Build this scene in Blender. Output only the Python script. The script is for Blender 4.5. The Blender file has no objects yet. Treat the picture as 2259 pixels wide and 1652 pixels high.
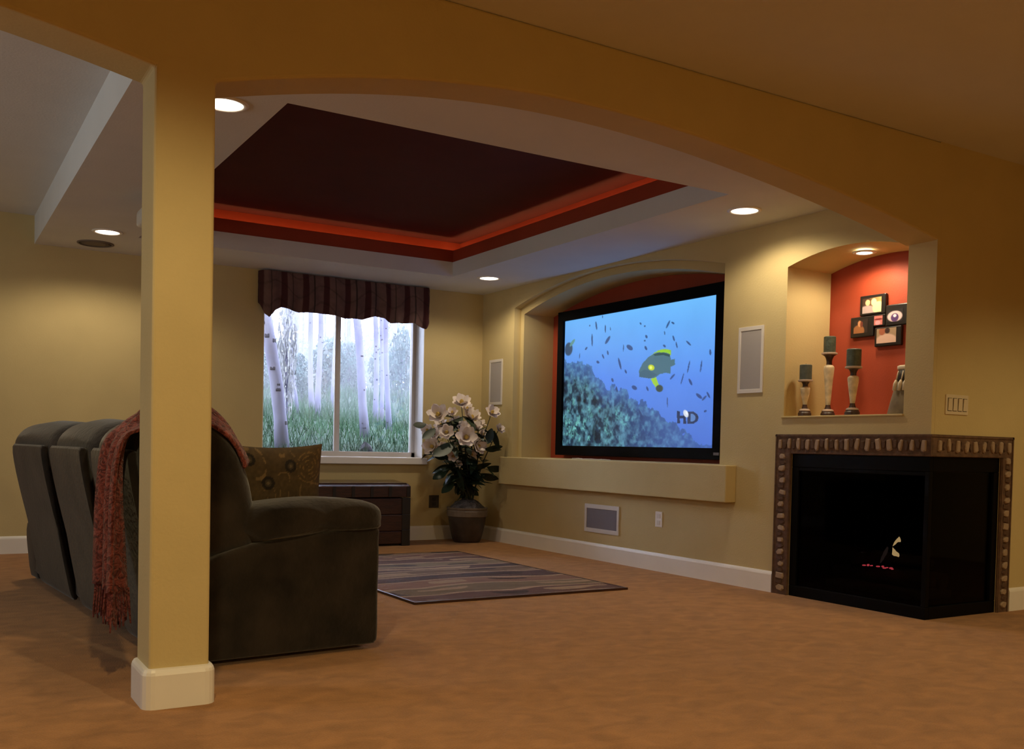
import bpy, bmesh, math, random
import numpy as np
from mathutils import Vector, Matrix
from mathutils.geometry import tessellate_polygon

SC = bpy.context.scene
COL = SC.collection
rnd = random.Random(7)
PI = math.pi

# ------------------------------------------------------------------ camera
IMG_W, IMG_H = 2259.0, 1652.0
CAM = dict(yaw=0.5448, pitch=-0.0304, roll=0.0216, f=2155.78, cx=1129.5, cy=1053.0, X=-4.8243, Y=-8.59, Z=0.9182)
def cam_axes():
    cy, sy = math.cos(CAM['yaw']), math.sin(CAM['yaw'])
    cp, sp = math.cos(CAM['pitch']), math.sin(CAM['pitch'])
    f = Vector((sy * cp, cy * cp, sp)); r = Vector((cy, -sy, 0)); u = r.cross(f)
    c, s = math.cos(CAM['roll']), math.sin(CAM['roll'])
    return c * r + s * u, -s * r + c * u, f
CR, CU, CF = cam_axes()
CPOS = Vector((CAM['X'], CAM['Y'], CAM['Z']))
def px(u, v, ax, val):
    """Point where the photo pixel (u, v) meets the plane ax = val."""
    d = CF + CR * ((u - CAM['cx']) / CAM['f']) - CU * ((v - CAM['cy']) / CAM['f'])
    i = 'xyz'.index(ax)
    return CPOS + d * ((val - CPOS[i]) / d[i])
cd = bpy.data.cameras.new('camera'); cam = bpy.data.objects.new('camera', cd); COL.objects.link(cam)
cd.sensor_fit = 'HORIZONTAL'; cd.sensor_width = 36.0; cd.lens = CAM['f'] * 36.0 / IMG_W
cd.shift_y = (CAM['cy'] - IMG_H / 2) / IMG_W; cd.clip_start = 0.05; cd.clip_end = 200
cam.matrix_world = Matrix(((CR.x, CU.x, -CF.x, CPOS.x), (CR.y, CU.y, -CF.y, CPOS.y), (CR.z, CU.z, -CF.z, CPOS.z), (0, 0, 0, 1)))
SC.camera = cam

# ------------------------------------------------------------------ world (daylight outside the window) and exposure
W = bpy.data.worlds.new('world'); SC.world = W; W.use_nodes = True
bg = W.node_tree.nodes['Background']; bg.inputs['Color'].default_value = (0.70, 0.78, 1.0, 1); bg.inputs['Strength'].default_value = 12.0
SC.view_settings.view_transform = 'Standard'; SC.view_settings.look = 'None'
SC.view_settings.exposure = 0.0; SC.view_settings.gamma = 1.0; SC.view_settings.use_curve_mapping = False
SC.cycles.use_denoising = True; SC.cycles.adaptive_threshold = 0.035; SC.cycles.max_bounces = 8; SC.cycles.diffuse_bounces = 4; SC.cycles.glossy_bounces = 2

CAN_POWER = 33.0            # recessed cans over the seating
CAN_COLOUR = (1.0, 0.83, 0.57)
HALL_POWER = 278.0           # recessed cans in the room the camera stands in
HALL_COLOUR = (1.0, 0.80, 0.42)
COOL_COLOUR = (0.88, 0.95, 0.94)   # daylight

# ceiling lamps of the hall the camera stands in: they light the arches, the column and the switch wall from the front
for nm, x, y, pw, sz in (('hall_lamp_column_offscreen', -4.5, -6.75, 0.38, 2.62), ('hall_lamp_fireplace_offscreen', 0.8, -6.9, 0.22, 2.35), ('hall_lamp_far_offscreen', -2.6, -10.8, 1.25, 3.0)):
    l = bpy.data.lights.new(nm, 'SPOT'); l.energy = HALL_POWER * pw; l.color = HALL_COLOUR; l.spot_size = sz; l.spot_blend = 0.45; l.shadow_soft_size = 0.06
    o = bpy.data.objects.new(nm, l); COL.objects.link(o); o.location = (x, y, 2.63)
# daylight from the open side beyond the sofa: it greys the sofa's back, the column's side and the edge of the dropped ceiling
l = bpy.data.lights.new('window_left_offscreen', 'AREA'); l.shape = 'RECTANGLE'; l.size = 1.4; l.size_y = 1.2; l.energy = 36.0; l.color = COOL_COLOUR
o = bpy.data.objects.new('window_left_offscreen', l); COL.objects.link(o); o.location = (-8.17, -3.3, 1.5); o.rotation_euler = (0, -math.pi / 2, 0)

# ------------------------------------------------------------------ materials
def lin(c):
    return tuple(((x / 255 / 12.92) if x / 255 <= 0.04045 else ((x / 255 + 0.055) / 1.055) ** 2.4) for x in c)
MATS = {}
def mat(name, col, rough=0.6, metal=0.0, noise=0.0, nscale=8.0, bump=0.0, bscale=60.0, spec=0.5, col2=None, bdist=0.01, stretch=None, sheen=0.0, coat=0.0):
    m = bpy.data.materials.new(name); m.use_nodes = True; MATS[name] = m
    nt = m.node_tree; b = nt.nodes['Principled BSDF']
    b.inputs['Base Color'].default_value = (*col, 1); b.inputs['Roughness'].default_value = rough
    b.inputs['Metallic'].default_value = metal; b.inputs['Specular IOR Level'].default_value = spec
    if sheen: b.inputs['Sheen Weight'].default_value = sheen
    if coat: b.inputs['Coat Weight'].default_value = coat
    tc = nt.nodes.new('ShaderNodeTexCoord'); vec = tc.outputs['Object']
    if stretch:
        mp = nt.nodes.new('ShaderNodeMapping'); mp.inputs['Scale'].default_value = stretch
        nt.links.new(vec, mp.inputs['Vector']); vec = mp.outputs['Vector']
    if noise or col2:
        n = nt.nodes.new('ShaderNodeTexNoise'); n.inputs['Scale'].default_value = nscale; n.inputs['Detail'].default_value = 6
        nt.links.new(vec, n.inputs['Vector'])
        r = nt.nodes.new('ShaderNodeValToRGB')
        a = col2 if col2 else tuple(x * (1 - noise) for x in col)
        c = col if col2 else tuple(min(1, x * (1 + noise)) for x in col)
        r.color_ramp.elements[0].position = 0.35; r.color_ramp.elements[1].position = 0.65
        r.color_ramp.elements[0].color = (*a, 1); r.color_ramp.elements[1].color = (*c, 1)
        nt.links.new(n.outputs['Fac'], r.inputs['Fac']); nt.links.new(r.outputs['Color'], b.inputs['Base Color'])
    if bump:
        n2 = nt.nodes.new('ShaderNodeTexNoise'); n2.inputs['Scale'].default_value = bscale; n2.inputs['Detail'].default_value = 4
        nt.links.new(vec, n2.inputs['Vector'])
        bp = nt.nodes.new('ShaderNodeBump'); bp.inputs['Strength'].default_value = bump; bp.inputs['Distance'].default_value = bdist
        nt.links.new(n2.outputs['Fac'], bp.inputs['Height']); nt.links.new(bp.outputs['Normal'], b.inputs['Normal'])
    return m
def emit(name, col, strength):
    m = bpy.data.materials.new(name); m.use_nodes = True; MATS[name] = m
    nt = m.node_tree; nt.nodes.remove(nt.nodes['Principled BSDF'])
    e = nt.nodes.new('ShaderNodeEmission'); e.inputs['Color'].default_value = (*col, 1); e.inputs['Strength'].default_value = strength
    nt.links.new(e.outputs[0], nt.nodes['Material Output'].inputs['Surface'])
    return m
def vmat(name, rough=0.8, emission=0.0, bump=0.0, bscale=300):
    """Colour comes from the mesh's own print (colour attribute 'Col')."""
    m = bpy.data.materials.new(name); m.use_nodes = True; MATS[name] = m
    nt = m.node_tree; b = nt.nodes['Principled BSDF']
    a = nt.nodes.new('ShaderNodeAttribute'); a.attribute_name = 'Col'
    b.inputs['Roughness'].default_value = rough
    if emission:
        b.inputs['Base Color'].default_value = (0.01, 0.01, 0.01, 1)
        nt.links.new(a.outputs['Color'], b.inputs['Emission Color']); b.inputs['Emission Strength'].default_value = emission
    else:
        nt.links.new(a.outputs['Color'], b.inputs['Base Color'])
    if bump:
        n2 = nt.nodes.new('ShaderNodeTexNoise'); n2.inputs['Scale'].default_value = bscale
        bp = nt.nodes.new('ShaderNodeBump'); bp.inputs['Strength'].default_value = bump; bp.inputs['Distance'].default_value = 0.004
        nt.links.new(n2.outputs['Fac'], bp.inputs['Height']); nt.links.new(bp.outputs['Normal'], b.inputs['Normal'])
    return m
def glass(name, tint=(1, 1, 1), refl=1.45):
    m = bpy.data.materials.new(name); m.use_nodes = True; MATS[name] = m
    nt = m.node_tree; nt.nodes.remove(nt.nodes['Principled BSDF'])
    t = nt.nodes.new('ShaderNodeBsdfTransparent'); t.inputs['Color'].default_value = (*tint, 1)
    g = nt.nodes.new('ShaderNodeBsdfGlossy'); g.inputs['Roughness'].default_value = 0.03
    fr = nt.nodes.new('ShaderNodeFresnel'); fr.inputs['IOR'].default_value = refl
    mx = nt.nodes.new('ShaderNodeMixShader')
    nt.links.new(fr.outputs[0], mx.inputs[0]); nt.links.new(t.outputs[0], mx.inputs[1]); nt.links.new(g.outputs[0], mx.inputs[2])
    nt.links.new(mx.outputs[0], nt.nodes['Material Output'].inputs['Surface'])
    return m

mat('wall_paint', (0.575, 0.458, 0.228), 0.75, noise=0.03, nscale=3, bump=0.25, bscale=90, bdist=0.004, spec=0.3)
mat('ceiling_paint', (0.70, 0.71, 0.72), 0.85, noise=0.02, nscale=3, bump=0.2, bscale=80, bdist=0.004, spec=0.2)
mat('red_paint', (0.34, 0.052, 0.020), 0.6, noise=0.05, nscale=4, bump=0.15, bscale=90, bdist=0.004, spec=0.3)
mat('maroon_paint', (0.085, 0.015, 0.012), 0.8, noise=0.05, nscale=4, spec=0.2)
mat('trim_white', (0.82, 0.78, 0.73), 0.4, noise=0.02, nscale=5)
mat('window_white', (0.86, 0.84, 0.84), 0.35)
mat('vinyl', (0.62, 0.58, 0.55), 0.35)
mat('speaker_frame', (0.70, 0.66, 0.62), 0.5)
mat('grille', (0.42, 0.39, 0.38), 0.7, bump=0.5, bscale=900, bdist=0.002)
mat('sub_grille', (0.20, 0.18, 0.20), 0.7, bump=0.5, bscale=900, bdist=0.002)
mat('plate_ivory', (0.66, 0.56, 0.40), 0.4)
mat('plate_brown', (0.06, 0.045, 0.035), 0.5)
mat('slot_dark', (0.03, 0.025, 0.02), 0.6)
mat('black_metal', (0.0015, 0.0015, 0.002), 0.5, spec=0.1)
mat('firebox_black', (0.006, 0.005, 0.005), 0.9, spec=0.1)
mat('screen_velvet', (0.004, 0.004, 0.005), 0.9, spec=0.1)
mat('stone_border', (0.115, 0.062, 0.036), 0.8, noise=0.25, nscale=25, bump=0.4, bscale=60)
mat('stone_light', (0.38, 0.27, 0.185), 0.7, noise=0.22, nscale=30, bump=0.4, bscale=80)
mat('stone_dark', (0.10, 0.052, 0.030), 0.75, noise=0.3, nscale=30, bump=0.4, bscale=80)
mat('log_bark', (0.035, 0.022, 0.015), 0.95, noise=0.4, nscale=12, bump=0.8, bscale=30)
mat('ash', (0.03, 0.025, 0.023), 1.0, noise=0.4, nscale=20)
mat('suede', (0.021, 0.0155, 0.0115), 0.9, noise=0.48, nscale=5, bump=0.35, bscale=40, spec=0.1, sheen=0.30)
mat('rug_backing', (0.10, 0.065, 0.045), 0.95, spec=0.1)
mat('candle_wax', (0.060, 0.075, 0.052), 0.55, noise=0.25, nscale=25, bump=0.3, bscale=60)
mat('candle_grey', (0.075, 0.085, 0.070), 0.6, noise=0.15, nscale=25, bump=0.2, bscale=60)
mat('holder_cream', (0.62, 0.50, 0.32), 0.5, noise=0.25, nscale=18)
mat('holder_dark', (0.045, 0.020, 0.012), 0.45)
mat('holder_rim', (0.45, 0.34, 0.27), 0.5)
mat('frame_black', (0.010, 0.007, 0.006), 0.35)
mat('vase_olive', (0.17, 0.125, 0.06), 0.6, noise=0.25, nscale=14)
mat('vase_dark', (0.03, 0.022, 0.015), 0.5)
mat('vase_cream', (0.60, 0.50, 0.36), 0.6)
mat('chest_wood', (0.040, 0.012, 0.006), 0.45, noise=0.35, nscale=10, stretch=(1, 1, 8), bump=0.2, bscale=30)
mat('chest_top', (0.050, 0.018, 0.010), 0.25, noise=0.2, nscale=10, coat=0.6)
mat('chest_strap', (0.012, 0.009, 0.008), 0.5)
mat('pot_glaze', (0.050, 0.036, 0.030), 0.45, noise=0.3, nscale=10)
mat('pot_rim', (0.16, 0.125, 0.10), 0.45, noise=0.2, nscale=10)
mat('moss', (0.10, 0.09, 0.10), 0.95, noise=0.5, nscale=25, bump=1.0, bscale=40, bdist=0.03)
mat('leaf_green', (0.018, 0.034, 0.016), 0.45, noise=0.4, nscale=8)
mat('stem_green', (0.030, 0.035, 0.018), 0.6)
mat('petal_white', (0.80, 0.70, 0.64), 0.6, noise=0.1, nscale=20)
mat('flower_heart', (0.45, 0.30, 0.06), 0.7)
mat('projector_white', (0.62, 0.58, 0.52), 0.4)
mat('lens_dark', (0.01, 0.01, 0.012), 0.15)
mat('vent_grey', (0.16, 0.13, 0.11), 0.6, bump=0.4, bscale=500, bdist=0.002)
mat('bark_white', (0.215, 0.215, 0.285), 0.8, col2=(0.115, 0.108, 0.165), nscale=3.0, stretch=(1, 1, 0.35), bump=0.3, bscale=20)
mat('bark_knot', (0.035, 0.03, 0.04), 0.9)
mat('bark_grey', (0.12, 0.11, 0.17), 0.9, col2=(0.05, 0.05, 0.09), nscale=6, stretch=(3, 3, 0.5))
mat('grass_blade', (0.008, 0.042, 0.011), 0.7, noise=0.35, nscale=0.8)
mat('meadow', (0.007, 0.024, 0.010), 0.95, noise=0.45, nscale=1.2, bump=0.5, bscale=8, bdist=0.05)
mat('bush_leaf', (0.05, 0.08, 0.075), 0.8, noise=0.3, nscale=1.5)
mat('pale_leaf', (0.21, 0.21, 0.21), 0.8, noise=0.3, nscale=2)
mat('far_leaf', (0.055, 0.090, 0.065), 0.9, noise=0.3, nscale=0.6)
mat('rock_dark', (0.02, 0.018, 0.022), 0.9, noise=0.5, nscale=6, bump=0.6, bscale=14)
mat('hearth_glass_ember', (0.05, 0.01, 0.01), 0.9)
emit('lens_glow', (1.0, 0.86, 0.66), 9.0)
emit('rope_glow', (1.0, 0.56, 0.24), 9.0)
emit('flame_glow', (1.0, 0.72, 0.32), 1.6)
emit('flame_faint', (0.45, 0.30, 0.26), 0.10)
emit('ember_glow', (1.0, 0.10, 0.14), 1.6)
glass('window_glass', (0.97, 0.98, 1.0), 1.45)
glass('fire_glass', (0.45, 0.43, 0.42), 1.12)
vmat('screen_picture', 0.6, emission=1.0)
vmat('photo_print', 0.45)
vmat('pillow_print', 0.9, bump=0.4, bscale=120)
vmat('valance_print', 0.9, bump=0.3, bscale=250)
vmat('rug_print', 0.95, bump=0.5, bscale=180)

def carpet_mat():
    m = mat('carpet', (0.40, 0.215, 0.105), 0.95, spec=0.1)
    nt = m.node_tree; b = nt.nodes['Principled BSDF']; tc = nt.nodes.new('ShaderNodeTexCoord')
    n1 = nt.nodes.new('ShaderNodeTexNoise'); n1.inputs['Scale'].default_value = 2.6; n1.inputs['Detail'].default_value = 5; n1.inputs['Distortion'].default_value = 0.6
    mp = nt.nodes.new('ShaderNodeMapping'); mp.inputs['Scale'].default_value = (3.2, 4.4, 1); mp.inputs['Rotation'].default_value = (0, 0, 0.4)
    nt.links.new(tc.outputs['Object'], mp.inputs['Vector']); nt.links.new(mp.outputs['Vector'], n1.inputs['Vector'])
    n2 = nt.nodes.new('ShaderNodeTexNoise'); n2.inputs['Scale'].default_value = 160; n2.inputs['Detail'].default_value = 3
    nt.links.new(tc.outputs['Object'], n2.inputs['Vector'])
    mul = nt.nodes.new('ShaderNodeMath'); mul.operation = 'MULTIPLY_ADD'; mul.inputs[1].default_value = 0.45
    nt.links.new(n2.outputs['Fac'], mul.inputs[0]); nt.links.new(n1.outputs['Fac'], mul.inputs[2])
    r = nt.nodes.new('ShaderNodeValToRGB'); r.color_ramp.elements[0].position = 0.50; r.color_ramp.elements[1].position = 0.95
    r.color_ramp.elements[0].color = (0.285, 0.124, 0.032, 1); r.color_ramp.elements[1].color = (0.43, 0.194, 0.057, 1)
    nt.links.new(mul.outputs[0], r.inputs['Fac']); nt.links.new(r.outputs['Color'], b.inputs['Base Color'])
    bp = nt.nodes.new('ShaderNodeBump'); bp.inputs['Strength'].default_value = 0.6; bp.inputs['Distance'].default_value = 0.008
    nt.links.new(n2.outputs['Fac'], bp.inputs['Height']); nt.links.new(bp.outputs['Normal'], b.inputs['Normal'])
    b.inputs['Sheen Weight'].default_value = 0.15
carpet_mat()
def throw_mat():
    m = mat('throw_knit', (0.20, 0.035, 0.022), 0.95, spec=0.1, sheen=0.2)
    nt = m.node_tree; b = nt.nodes['Principled BSDF']; tc = nt.nodes.new('ShaderNodeTexCoord')
    v = nt.nodes.new('ShaderNodeTexNoise'); v.inputs['Scale'].default_value = 30; v.inputs['Detail'].default_value = 6; v.inputs['Distortion'].default_value = 2.5
    nt.links.new(tc.outputs['Object'], v.inputs['Vector'])
    r = nt.nodes.new('ShaderNodeValToRGB'); r.color_ramp.elements[0].position = 0.38; r.color_ramp.elements[1].position = 0.62
    r.color_ramp.elements[0].color = (0.075, 0.015, 0.012, 1); r.color_ramp.elements[1].color = (0.26, 0.062, 0.048, 1)
    nt.links.new(v.outputs['Fac'], r.inputs['Fac']); nt.links.new(r.outputs['Color'], b.inputs['Base Color'])
    bp = nt.nodes.new('ShaderNodeBump'); bp.inputs['Strength'].default_value = 0.9; bp.inputs['Distance'].default_value = 0.012
    nt.links.new(v.outputs['Fac'], bp.inputs['Height']); nt.links.new(bp.outputs['Normal'], b.inputs['Normal'])
throw_mat()

# ------------------------------------------------------------------ mesh helpers
def wmat(o):
    m = Matrix.Identity(4)
    while o:
        m = o.matrix_basis @ m if o.parent is None else o.matrix_parent_inverse @ o.matrix_basis @ m
        o = o.parent
    return m
class MB:
    def __init__(self): self.v = []; self.f = []
    def add(self, vs, fs):
        n = len(self.v); self.v += [tuple(p) for p in vs]; self.f += [tuple(i + n for i in q) for q in fs]; return self
    def box(self, x0, x1, y0, y1, z0, z1, M=None):
        vs = [Vector((x, y, z)) for x in (x0, x1) for y in (y0, y1) for z in (z0, z1)]
        if M: vs = [M @ p for p in vs]
        return self.add(vs, [(0, 1, 3, 2), (4, 6, 7, 5), (0, 4, 5, 1), (2, 3, 7, 6), (0, 2, 6, 4), (1, 5, 7, 3)])
    def poly(self, outer, holes, to3, d0, d1, cap0=True, cap1=True):
        loops = [outer] + holes
        flat = [p for L in loops for p in L]; N = len(flat)
        tri = tessellate_polygon([[Vector((p[0], p[1], 0)) for p in L] for L in loops])
        vs = [to3(p[0], p[1], d0) for p in flat] + [to3(p[0], p[1], d1) for p in flat]
        fs = []
        if cap0: fs += [tuple(t) for t in tri]
        if cap1: fs += [tuple(i + N for i in reversed(t)) for t in tri]
        k = 0
        for L in loops:
            for i in range(len(L)):
                a, b = k + i, k + (i + 1) % len(L); fs.append((a, b, b + N, a + N))
            k += len(L)
        return self.add(vs, fs)
    def lathe(self, prof, n=24, M=None, close=True):
        M = M or Matrix.Identity(4); vs = []; fs = []
        for r, z in prof:
            for i in range(n):
                a = 2 * PI * i / n; vs.append(M @ Vector((r * math.cos(a), r * math.sin(a), z)))
        for k in range(len(prof) - 1):
            for i in range(n):
                j = (i + 1) % n; fs.append((k * n + i, k * n + j, (k + 1) * n + j, (k + 1) * n + i))
        if close:
            fs.append(tuple(reversed(range(n)))); fs.append(tuple((len(prof) - 1) * n + i for i in range(n)))
        return self.add(vs, fs)
    def tube(self, pts, radii, n=8, cap=True):
        pts = [Vector(p) for p in pts]; vs = []; fs = []
        if not hasattr(radii, '__len__'): radii = [radii] * len(pts)
        t0 = (pts[1] - pts[0]).normalized(); ref = Vector((0, 0, 1)) if abs(t0.z) < 0.9 else Vector((1, 0, 0))
        for k, p in enumerate(pts):
            t = (pts[min(k + 1, len(pts) - 1)] - pts[max(k - 1, 0)]).normalized()
            a = t.cross(ref).normalized(); b = t.cross(a).normalized()
            for i in range(n):
                q = 2 * PI * i / n; vs.append(p + (a * math.cos(q) + b * math.sin(q)) * radii[k])
        for k in range(len(pts) - 1):
            for i in range(n):
                j = (i + 1) % n; fs.append((k * n + i, k * n + j, (k + 1) * n + j, (k + 1) * n + i))
        if cap:
            fs.append(tuple(reversed(range(n)))); fs.append(tuple((len(pts) - 1) * n + i for i in range(n)))
        return self.add(vs, fs)
    def rbox(self, c, size, r, n=8, deform=None):
        """A rounded box, optionally pushed through deform(point)."""
        h = [s / 2 for s in size]; r = min([r] + h)
        for ax in range(3):
            for sg in (-1, 1):
                vs = []; fs = []
                for i in range(n + 1):
                    for j in range(n + 1):
                        a, b = -math.cos(PI * i / n), -math.cos(PI * j / n)
                        p = [0, 0, 0]; p[ax] = sg * h[ax]; p[(ax + 1) % 3] = a * h[(ax + 1) % 3] * sg; p[(ax + 2) % 3] = b * h[(ax + 2) % 3]
                        q = [max(-(h[k] - r), min(h[k] - r, p[k])) for k in range(3)]
                        d = Vector([p[k] - q[k] for k in range(3)])
                        if d.length > 1e-9: d = d.normalized() * r
                        P = Vector(q) + d + Vector(c)
                        vs.append(deform(P) if deform else P)
                for i in range(n):
                    for j in range(n):
                        k = i * (n + 1) + j; fs.append((k, k + n + 1, k + n + 2, k + 1))
                self.add(vs, fs)
        return self
    def loft(self, rings, cap=True):
        n = len(rings[0]); vs = [p for R in rings for p in R]; fs = []
        for k in range(len(rings) - 1):
            for i in range(n):
                j = (i + 1) % n; fs.append((k * n + i, k * n + j, (k + 1) * n + j, (k + 1) * n + i))
        if cap:
            fs.append(tuple(reversed(range(n)))); fs.append(tuple((len(rings) - 1) * n + i for i in range(n)))
        return self.add(vs, fs)
    def grid(self, G):
        nu, nv = len(G), len(G[0]); vs = [p for row in G for p in row]; fs = []
        for i in range(nu - 1):
            for j in range(nv - 1):
                k = i * nv + j; fs.append((k, k + nv, k + nv + 1, k + 1))
        return self.add(vs, fs)
    def mesh(self, name, m, smooth=False, weld=False, inv=None):
        me = bpy.data.meshes.new(name)
        vs = self.v if inv is None else [inv @ Vector(p) for p in self.v]
        me.from_pydata([tuple(p) for p in vs], [], self.f); me.materials.append(MATS[m])
        bm = bmesh.new(); bm.from_mesh(me)
        if weld: bmesh.ops.remove_doubles(bm, verts=bm.verts, dist=1e-4)
        bmesh.ops.recalc_face_normals(bm, faces=bm.faces)
        bm.to_mesh(me); bm.free()
        if smooth: me.polygons.foreach_set('use_smooth', [True] * len(me.polygons))
        return me
    def build(self, name, m, parent=None, smooth=False, weld=False, bevel=0.0, world=False, segs=2):
        inv = wmat(parent).inverted() if (parent and world) else None
        return link(name, self.mesh(name, m, smooth, weld, inv), parent, bevel, segs)
def link(name, me, parent=None, bevel=0.0, segs=2):
    o = bpy.data.objects.new(name, me); COL.objects.link(o)
    if parent: o.parent = parent
    if bevel:
        b = o.modifiers.new('edge', 'BEVEL'); b.width = bevel; b.segments = segs; b.limit_method = 'ANGLE'; b.angle_limit = math.radians(50)
    return o
def tag(o, label, cat, group=None, kind=None):
    o['label'] = label; o['category'] = cat
    if group: o['group'] = group
    if kind: o['kind'] = kind
    return o
def thing(name, label, cat, loc=(0, 0, 0), rot=(0, 0, 0), group=None):
    o = bpy.data.objects.new(name, None); COL.objects.link(o); o.empty_display_size = 0.05
    o.location = loc; o.rotation_euler = rot
    return tag(o, label, cat, group)
def struct(o, label, cat): return tag(o, label, cat, None, 'structure')
def copy_tree(o, parent=None):
    c = o.copy(); COL.objects.link(c); c.parent = parent
    for ch in list(o.children): copy_tree(ch, c)
    return c
def T(x, y, z): return Matrix.Translation((x, y, z))
def Rz(a): return Matrix.Rotation(a, 4, 'Z')
def Rx(a): return Matrix.Rotation(a, 4, 'X')
def Ry(a): return Matrix.Rotation(a, 4, 'Y')
_vn = {}
def vnoise(x, y, seed):
    if seed not in _vn: _vn[seed] = np.random.RandomState(seed).rand(256, 256)
    g = _vn[seed]; xi = np.floor(x).astype(int); yi = np.floor(y).astype(int); fx = x - xi; fy = y - yi
    fx = fx * fx * (3 - 2 * fx); fy = fy * fy * (3 - 2 * fy)
    a = g[xi % 256, yi % 256]; b = g[(xi + 1) % 256, yi % 256]; c = g[xi % 256, (yi + 1) % 256]; d = g[(xi + 1) % 256, (yi + 1) % 256]
    return (a * (1 - fx) + b * fx) * (1 - fy) + (c * (1 - fx) + d * fx) * fy
def fbm(x, y, seed=1, octv=4):
    s = 0; a = 0.5
    for k in range(octv): s = s + a * vnoise(x * 2 ** k, y * 2 ** k, seed + k); a *= 0.5
    return s / (1 - 0.5 ** octv)
def inpoly(X, Y, P):
    m = np.zeros(X.shape, bool); n = len(P)
    for i in range(n):
        x0, y0 = P[i]; x1, y1 = P[(i + 1) % n]
        if y0 == y1: continue
        c = ((y0 > Y) != (y1 > Y)) & (X < (x1 - x0) * (Y - y0) / (y1 - y0) + x0); m ^= c
    return m
def printed(name, G, C, m, parent, smooth=False):
    """Grid of points G (nu, nv, 3) carrying a print C (nu, nv, 3 linear colour)."""
    nu, nv = G.shape[:2]; me = bpy.data.meshes.new(name)
    idx = np.arange(nu * nv).reshape(nu, nv)
    f = np.stack([idx[:-1, :-1], idx[1:, :-1], idx[1:, 1:], idx[:-1, 1:]], -1).reshape(-1, 4)
    me.from_pydata(G.reshape(-1, 3).tolist(), [], f.tolist()); me.materials.append(MATS[m])
    at = me.color_attributes.new('Col', 'FLOAT_COLOR', 'POINT')
    at.data.foreach_set('color', np.concatenate([C.reshape(-1, 3), np.ones((nu * nv, 1))], 1).astype(np.float32).ravel())
    if smooth: me.polygons.foreach_set('use_smooth', [True] * len(me.polygons))
    return link(name, me, parent)

# ------------------------------------------------------------------ the room shell
D, TH = 5.1294, 0.2143              # arch wall: front face at y = -D, thickness TH
HC, HM = 2.44, 2.66                 # soffit over the seating, ceiling elsewhere
CX0, CX1 = -4.157, -3.954           # column between the two arches
ZB = 0.138
XL, XR, YF = -8.2, 3.2, -12.0
YZ = lambda a, b, d: (d, a, b)      # polygons drawn in (y, z), extruded along x
XZ = lambda a, b, d: (a, d, b)
XY = lambda a, b, d: (a, b, d)
def arc(y0, y1, zs, rise, n=24):
    return [(y0 + (y1 - y0) * i / n, zs + rise * (1 - (2 * i / n - 1) ** 2)) for i in range(n + 1)]

struct(MB().box(XL, XR, YF, 0.0, -0.1, 0.0).build('floor', 'carpet'), 'tan brown cut pile carpet covering the whole floor', 'floor')

# window wall
WX0, WX1, WZ0, WZ1 = -2.225, -0.645, 0.80, 2.22
mb = MB(); mb.poly([(XL, 0), (0.6, 0), (0.6, HM), (XL, HM)], [[(WX0, WZ0), (WX1, WZ0), (WX1, WZ1), (WX0, WZ1)]], XZ, 0.0, 0.24)
struct(mb.build('wall_back', 'wall_paint'), 'tan yellow painted wall around the window', 'wall')

# screen wall: two layers give the stepped arch around the screen; the corner is notched for the fireplace
TVO = [(-0.61, 0.83)] + arc(-0.61, -3.45, 2.242, 0.178) + [(-3.45, 0.83)]
TVI = [(-0.668, 0.83)] + arc(-0.668, -3.392, 2.185, 0.178) + [(-3.392, 0.83)]
NIY0, NIY1, NIZ = -4.035, -4.945, 1.155
NI = [(NIY0, NIZ)] + arc(NIY0, NIY1, 2.13, 0.068, 14) + [(NIY1, NIZ)]
FPL, FPT = -4.121, 0.918            # fireplace opening: left edge on this wall, top
outline = [(0, 0), (0, HM), (-D, HM), (-D, FPT), (FPL, FPT), (FPL, 0)]
mb = MB(); mb.poly(outline, [TVO, NI], YZ, 0.0, 0.075, cap1=False); mb.poly(outline, [TVI, NI], YZ, 0.075, 0.41)
struct(mb.build('wall_right', 'wall_paint'), 'tan yellow wall with the arched screen recess and the display niche', 'wall')
mb = MB(); mb.poly([(-0.6, 0.80), (-3.45, 0.80), (-3.45, 2.40), (-0.6, 2.40)], [], YZ, 0.4105, 0.43)
struct(mb.build('wall_recess', 'red_paint'), 'dark red painted back of the screen recess', 'wall')
mb = MB(); mb.poly([(-3.98, 1.10), (-5.0, 1.10), (-5.0, 2.25), (-3.98, 2.25)], [], YZ, 0.4105, 0.43)
struct(mb.build('wall_niche', 'red_paint'), 'brick red painted back of the lit display niche', 'wall')
# front wall right of the corner
FPR = 0.652
mb = MB(); mb.poly([(0.030, FPT), (FPR, FPT), (FPR, 0), (XR, 0), (XR, HM), (0.030, HM)], [], XZ, -D - 0.0006, -D - 0.0002); mb.poly([(0.411, FPT), (FPR, FPT), (FPR, 0), (XR, 0), (XR, HM), (0.411, HM)], [], XZ, -D - 0.0002, -D + 0.24, cap0=False)
struct(mb.build('wall_front', 'wall_paint'), 'tan yellow wall carrying the light switches beside the fireplace', 'wall')
# drywall ledge under the screen
struct(MB().box(-0.097, 0.0, -3.618, -0.539, 0.572, 0.829).build('trim_1', 'wall_paint', bevel=0.006), 'thick painted drywall ledge under the screen recess', 'ledge')
struct(MB().box(-0.014, 0.40, NIY1 - 0.004, NIY0 + 0.012, NIZ - 0.006, NIZ + 0.006).build('trim_2', 'wall_paint', bevel=0.003), 'pale sill edge at the foot of the display niche', 'sill')

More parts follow.
